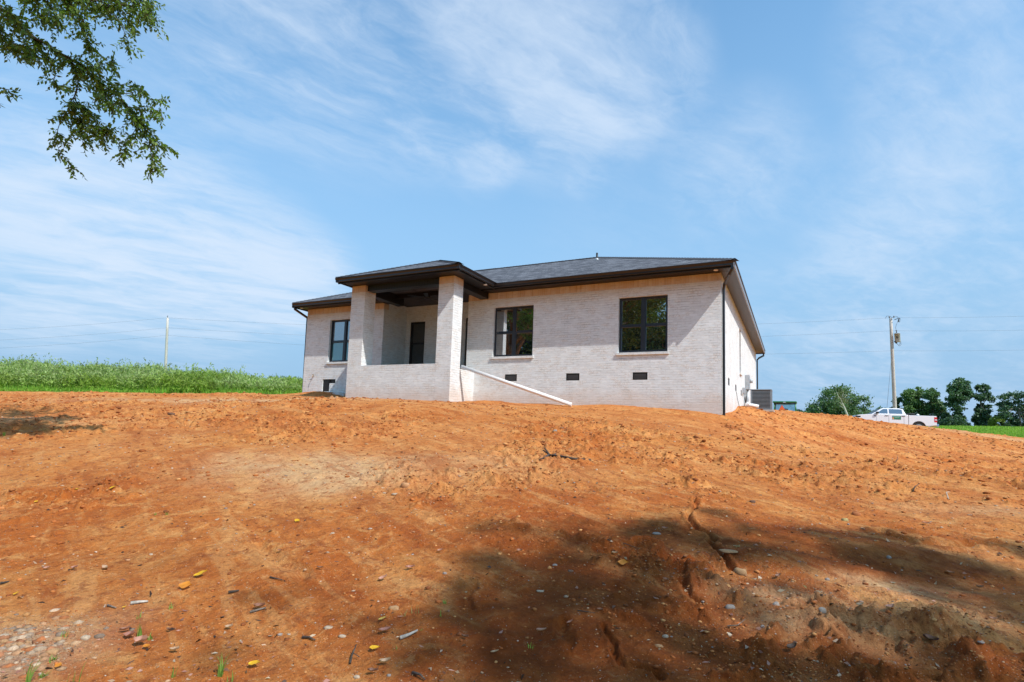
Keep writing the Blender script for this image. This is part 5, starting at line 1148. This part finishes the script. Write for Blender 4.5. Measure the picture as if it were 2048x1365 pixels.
for a in ((811, 972, 18, ORG, 'orange clay lump at the corner of the pale sandy patch', .7), (791, 989, 15, PAL, 'pale flat stone just below the orange lump', .3), (769, 987, 9, PAL, 'small grey stone left of the pale flat stone', .4),
          (733, 889, 8, TAN, 'small tan stone above the pale sandy patch'), (788, 1218, 21, TAN, 'tan square stone beside the grass sprouts in the foreground', .55), (1313, 1068, 17, GRY, 'white grey flat stone in the shaded clay', .3), (1110, 1131, 11, GRY, 'grey stone left of the orange leaf', .45),
          (1141, 1144, 12, DRK, 'rounded brown clod below the orange leaf', .6), (1080, 1183, 14, PAL, 'pale oblong chip in the middle foreground', .3), (1331, 1274, 13, PAL, 'pale stone in the shaded foreground', .6), (1318, 1293, 17, TAN, 'flat orange tan stone below the pale stone', .4),
          (1457, 1103, 34, TAN, 'long flat stone chip lying across the erosion crack', .16), (1482, 1146, 26, (.36, .22, .11), 'brown knobbly clod at the foot of the erosion crack', .7), (1690, 1042, 14, (.42, .34, .14), 'yellowish stone on the shaded slope', .8), (1712, 1030, 15, (.40, .14, .05), 'reddish clod beside the yellowish stone', .8), (1505, 1005, 12, DRK, 'dark stone above the erosion crack', .7),
          (171, 1277, 20, PAL, 'white and tan stone right of the corner gravel', .5), (115, 1279, 18, TAN, 'tan flat stone in the corner gravel', .45), (105, 1306, 24, TAN, 'largest tan cobble in the corner gravel', .6), (8, 1284, 16, TAN, 'tan cobble at the left frame edge', .55), (40, 1289, 15, TAN, 'grey tan cobble in the middle of the gravel', .5), (8, 1272, 17, PAL, 'pale flat stone at the left frame edge', .35),
          (40, 1305, 13, TAN, 'small brown cobble in the gravel'), (55, 1285, 9, TAN, 'round yellow pebble in the gravel', .6), (665, 1068, 9, PAL, 'pale pebble in the sunlit clay', .6), (657, 1256, 18, PAL, 'cream oblong stone in the lower middle foreground', .35), (685, 1273, 15, PAL, 'cream chip right of the oblong stone', .35),
          (1552, 1212, 16, GRY, 'grey rough clod on the pale mound', .9), (1460, 1216, 20, GRY, 'grey crumbly lump at the left end of the pale mound', .6), (1525, 1254, 8, GRY, 'small blue grey stone below the mound', .8), (1645, 1222, 15, (.40, .34, .28), 'brown grey lump right of the pale mound', .8),
          (1655, 1160, 9, GRY, 'small white stone above the pale mound', .8), (1778, 1116, 10, GRY, 'grey pebble above the second pale mound', .8), (1962, 1285, 12, GRY, 'white flat chip in the brown rubble', .4), (302, 1110, 9, PAL, 'small white stone in the left foreground', .5), (714, 1355, 14, PAL, 'cream stone at the bottom edge'), (778, 1352, 9, GRY, 'grey stone right of the cream one at the bottom edge', .7), (560, 1270, 10, GRY, 'blue grey pebble in the lower foreground', .6),
          (343, 829, 14, DRK, 'dark clod on the far left slope', .5), (1110, 862, 8, GRY, 'grey stone near the wall above the fallen stick', .6), (450, 1060, 9, TAN, 'tan pebble left of the yellow leaf', .6), (25, 900, 6, PAL, 'small pale stone by the shade at far left')):
    stone(*a)
# sticks
def stick(pts, r, label, name='stick', mat=None, group='sticks and twigs on the clay'):
    Q = []
    for k, L in enumerate(pts):
        Q.append([Vector(hit(px, py, ground_z)) + Vector((0, 0, dz)) for px, py, dz in L])
    b = Q[0][0].copy(); mb = MB()
    for L in Q: mb.tube([q - b for q in L], [r * (1 - .6 * i / (len(L) - 1)) for i in range(len(L))], 7)
    o = mb.build(name, mat or M_bark_dark, smooth=True); o.location = b; tag(o, label, 'stick', group)
stick([[(1180, 922, .01), (1150, 921, .02), (1125, 916, .02), (1098, 914, .03), (1086, 908, .05)], [(1098, 914, .03), (1090, 918, .02), (1078, 922, .01)], [(1098, 914, .03), (1089, 909, .09)], [(1105, 915, .02), (1112, 913, .04)]], .018, 'forked dead stick lying in the middle of the slope')
stick([[(1826, 985, .01), (1830, 980, .04), (1838, 976, .05)]], .008, 'thin twig standing out of the right hand slope')
stick([[(1790, 927, .01), (1796, 922, .05), (1794, 918, .08)]], .008, 'thin bent twig on the upper right slope')
stick([[(1897, 1000, .01), (1893, 993, .05), (1900, 989, .03)]], .006, 'pale forked twig on the right hand slope', mat=M_deadwood)
stick([[(1215, 1082, .01), (1250, 1090, .01), (1280, 1100, .005)]], .004, 'thin twig in the shaded middle foreground')
stick([[(262, 1210, .01), (280, 1208, .012), (296, 1206, .01)]], .012, 'short barkless pale stick in the left foreground', mat=M_deadwood)
stick([[(215, 1214, .01), (232, 1219, .01)]], .007, 'short grey stick left of the pale one', mat=M_bark)
stick([[(457, 1188, .01), (478, 1184, .01)]], .010, 'dark bark piece in the left foreground')
stick([[(500, 1228, .01), (520, 1222, .01), (532, 1219, .01)]], .008, 'grey bark splinter in the lower left foreground', mat=M_bark)
stick([[(605, 1278, .008), (618, 1280, .015), (630, 1284, .01)]], .008, 'black curled bark strip in the lower foreground')
stick([[(700, 1330, .008), (705, 1318, .03), (718, 1322, .02)], [(703, 1320, .02), (712, 1305, .04)]], .006, 'black tangled twig at the bottom of the middle foreground')
stick([[(825, 1350, .01), (840, 1358, .02), (850, 1364, .01)]], .008, 'black twig at the bottom edge')
stick([[(540, 1157, .008), (552, 1160, .01), (565, 1163, .01)]], .006, 'short dark twig in the left middle foreground')
stick([[(1155, 1223, .005), (1180, 1228, .01), (1190, 1230, .01)]], .003, 'hair thin twig in the shaded foreground')
stick([[(1455, 1256, .01), (1475, 1258, .02), (1490, 1250, .03)]], .004, 'thin grey twig on the pale mound', mat=M_bark)
stick([[(0, 1170, .01), (8, 1169, .012), (18, 1166, .01)]], .009, 'dark stick at the left frame edge')
stick([[(800, 1280, .01), (818, 1275, .015), (835, 1268, .02)]], .011, 'pale curled wood shaving in the lower foreground', mat=M_deadwood)
# fallen leaves
def leaf_obj(px, py, wpx, col, label, group, curl=.3, name='fallen_leaf', asp=.72):
    w = hit(px, py, ground_z); d = w @ fw; L = wpx * d / F; nu, nv = 9, 5; V = []; a = math.atan2(rt0[1], rt0[0]) + random.uniform(-.5, .5)
    for i in range(nu):
        t = i / (nu - 1); hwid = asp * L * .5 * math.sin(PI * t ** .8) ** 1.15 * random.uniform(.72, 1.15)
        for j in range(nv):
            s = j / (nv - 1) * 2 - 1; V.append(((t - .5) * L + random.uniform(-.03, .03) * L, s * hwid, .004 + curl * L * .5 * (s * s * .5 + (t - .5) ** 2 * 1.2) + random.uniform(0, .035) * L))
    V.append((L * .5, 0, curl * L * .15)); V = np.array(V); V[-1] = [L * .5, .0, curl * L * .15]
    V = V[:-1]; Rm = np.array([[math.cos(a), -math.sin(a), 0], [math.sin(a), math.cos(a), 0], [0, 0, 1]]); V = V @ Rm.T
    Fq = [[i * nv + j, i * nv + j + 1, (i + 1) * nv + j + 1, (i + 1) * nv + j] for i in range(nu - 1) for j in range(nv - 1)]
    o = np_mesh(name, V, np.array(Fq), M_dryleaf, None, np.tile(np.array(col), (len(V), 1)) * (.85 + .3 * RNG.random((len(V), 1))), smooth=True); o.location = (w[0], w[1], w[2] + .003); o.rotation_euler = (random.uniform(.15, .5), random.uniform(-.2, .2), 0); o.location.z += .01 * wpx / 20
    tag(o, label, 'leaf', group)
M_dryleaf = leaf_mat('fallen_leaf_skin', .25, .5, .4)
YE = (.72, .42, .02); OR = (.62, .24, .03)
for a in ((402, 1154, 26, YE, 'bright yellow leaf with ragged edge in the left foreground'), (371, 1178, 28, OR, 'orange brown curled leaf below the ragged yellow one'), (249, 1218, 9, YE, 'small orange yellow scrap beside the pale stick'), (509, 1336, 26, YE, 'yellow leaf at the bottom left of the middle foreground'),
          (749, 1303, 21, YE, 'yellow folded leaf in the lower middle foreground'), (765, 1243, 16, (.66, .46, .10), 'pale yellow broken leaf above the folded one'), (1247, 1131, 22, OR, 'orange yellow leaf in the shaded foreground'), (595, 1045, 14, YE, 'yellow leaf on the sunlit middle slope'), (225, 978, 12, YE, 'yellow leaf on the left slope'), (153, 981, 11, YE, 'left of two yellow leaves on the left slope'),
          (73, 1006, 10, YE, 'yellow leaf nearest the left frame edge'), (33, 1191, 12, YE, 'small yellow leaf beside twigs at far left'), (118, 1338, 18, OR, 'orange leaf between the grass blades at lower left'), (293, 1299, 17, OR, 'tan orange leaf below the green sprouts')):
    leaf_obj(*a, 'yellow fallen leaves')
PK = [(.42, .20, .15), (.50, .27, .20), (.36, .17, .11), (.24, .12, .08), (.52, .36, .24)]
for i, (px, py, s) in enumerate(((262, 1278, 24), (285, 1292, 30), (250, 1266, 18), (338, 1265, 14), (350, 1307, 20), (770, 1268, 24), (1083, 1268, 20), (1332, 1163, 12), (1200, 1224, 12), (1230, 1110, 12), (1330, 1060, 12), (1780, 1222, 22), (1860, 1285, 22), (1556, 1157, 16), (1720, 1215, 16), (820, 1140, 18), (767, 1162, 18), (520, 1220, 22), (745, 1350, 20), (770, 1332, 22), (1140, 1250, 14),
                                (1985, 1245, 16), (1900, 1150, 14), (1960, 1180, 14), (460, 1260, 16), (1850, 1050, 12), (1040, 1105, 12), (880, 1105, 14), (640, 1140, 14), (210, 1140, 16), (150, 1140, 14), (95, 1140, 14), (560, 1105, 12), (930, 1280, 14), (990, 1310, 16))):
    leaf_obj(px, py, s, PK[i % 5], 'dry pinkish brown leaf lying curled on the clay', 'dry brown leaves', random.uniform(.5, 1.1), asp=random.uniform(.35, .6))
leaf_obj(1860, 1287, 26, (.12, .06, .08), 'dark purple brown curled leaf in the rubble at lower right', 'dry brown leaves', .8); leaf_obj(1585, 1303, 24, (.10, .06, .04), 'black brown leaf beside the hole at lower right', 'dry brown leaves', .7)
# the rest of the litter
x, y, r = scatter_ground(9500, 1.6, 18, dens=lambda x, y: .25 + .75 * ss(fbm(x, y, 1.0, 3, ox=14), .42, .6)); z = ground_z(x, y)
P = np.stack([x, y, z + .004], 1); Dr = RNG.normal(size=P.shape) * np.array([1, 1, .22]); sz = .014 + .034 * RNG.random(len(x)) ** 2.2
V, Fq = leaf_quads(P, Dr, sz, sz * (.25 + .4 * RNG.random(len(x))), .35)
cs = np.array(PK + [(.10, .05, .03), (.06, .035, .025), (.60, .48, .34)])
lit = np_mesh('leaf_litter', V, Fq, M_dryleaf, None, np.repeat(cs[RNG.integers(0, len(cs), len(x))] * (.7 + .5 * RNG.random((len(x), 1))), 4, 0)); tag(lit, 'scraps of dry leaves and bark scattered over the foreground', 'leaf litter', kind='stuff')
# green sprouts
def tuft(px, py, hpx, n, label, wide=.5, col=(.22, .34, .07)):
    w = hit(px, py, ground_z); d = w @ fw; H = hpx * d / F; V = []; Fc = []
    for k in range(n):
        a = random.uniform(0, 2 * PI); ln = H * random.uniform(.55, 1.05); bend = random.uniform(.15, 1.0) * wide; wd_ = max(.0022, H * .035) * random.uniform(.8, 1.3); sx, sy = -math.sin(a), math.cos(a); ox, oy = random.gauss(0, .008), random.gauss(0, .008); b0_ = len(V)
        for i in range(5):
            t = i / 4; out = bend * ln * t * t; zz = ln * t * (1 - .25 * bend * t); ww = wd_ * (1 - t ** 1.6) + .0003
            for sgn in (-1, 1): V.append((ox + math.cos(a) * out + sx * ww * sgn, oy + math.sin(a) * out + sy * ww * sgn, zz - .004))
        for i in range(4): Fc.append([b0_ + 2 * i, b0_ + 2 * i + 1, b0_ + 2 * i + 3, b0_ + 2 * i + 2])
    V = np.array(V); o = np_mesh('grass_tuft', V, np.array(Fc), M_weed, None, np.tile(np.array(col), (len(V), 1)) * (.75 + .5 * RNG.random((len(V), 1))), smooth=True); o.location = tuple(w); tag(o, label, 'grass', 'grass tufts sprouting from the clay')
for a in ((340, 1218, 16, 7, 'small green sprout left of the orange leaf'), (277, 1237, 15, 5, 'short sprout above the larger sprout clump'), (279, 1274, 30, 10, 'largest sprout clump beside pink leaves at lower left', .35), (300, 1280, 16, 8, 'low green sprout right of the largest clump', .8), (129, 1275, 17, 8, 'sprout at the edge of the corner gravel'), (105, 1322, 16, 14, 'low spreading tuft below the cobble', 1.0), (58, 1366, 52, 5, 'tall grass blades at the bottom left edge', .45), (150, 1366, 46, 4, 'tall single blades right of the bottom left tuft', .3),
          (85, 1356, 20, 14, 'low spreading grass between the tall blades', 1.1), (345, 1356, 28, 6, 'broad leaved sprout at the bottom edge', .6), (442, 1352, 46, 12, 'tallest sprout clump at the bottom edge', .5), (462, 1364, 26, 5, 'upright blades right of the tallest clump', .3), (830, 1228, 22, 4, 'thin dry sprout beside the square stone', .5, (.34, .36, .14)), (880, 1232, 20, 4, 'thin sprout right of the dry one', .6), (810, 1232, 16, 3, 'leaning blades nearest the square stone', .8, (.34, .36, .14)), (889, 1207, 10, 8, 'tiny green sprout in the shaded edge', .9),
          (1063, 1296, 13, 7, 'small bright seedling in the shaded foreground', .9, (.30, .48, .08)), (333, 1030, 8, 12, 'faint green sprouts on the left slope', .9), (312, 1030, 7, 9, 'faint green sprouts left of the others on the left slope', .9), (8, 872, 10, 30, 'grass tuft in the patch of shade at far left', .7), (790, 1300, 12, 4, 'short sprout right of the folded yellow leaf', .5), (840, 1262, 7, 6, 'tiny clover like sprout below the thin sprouts', 1.0)):
    tuft(*a)
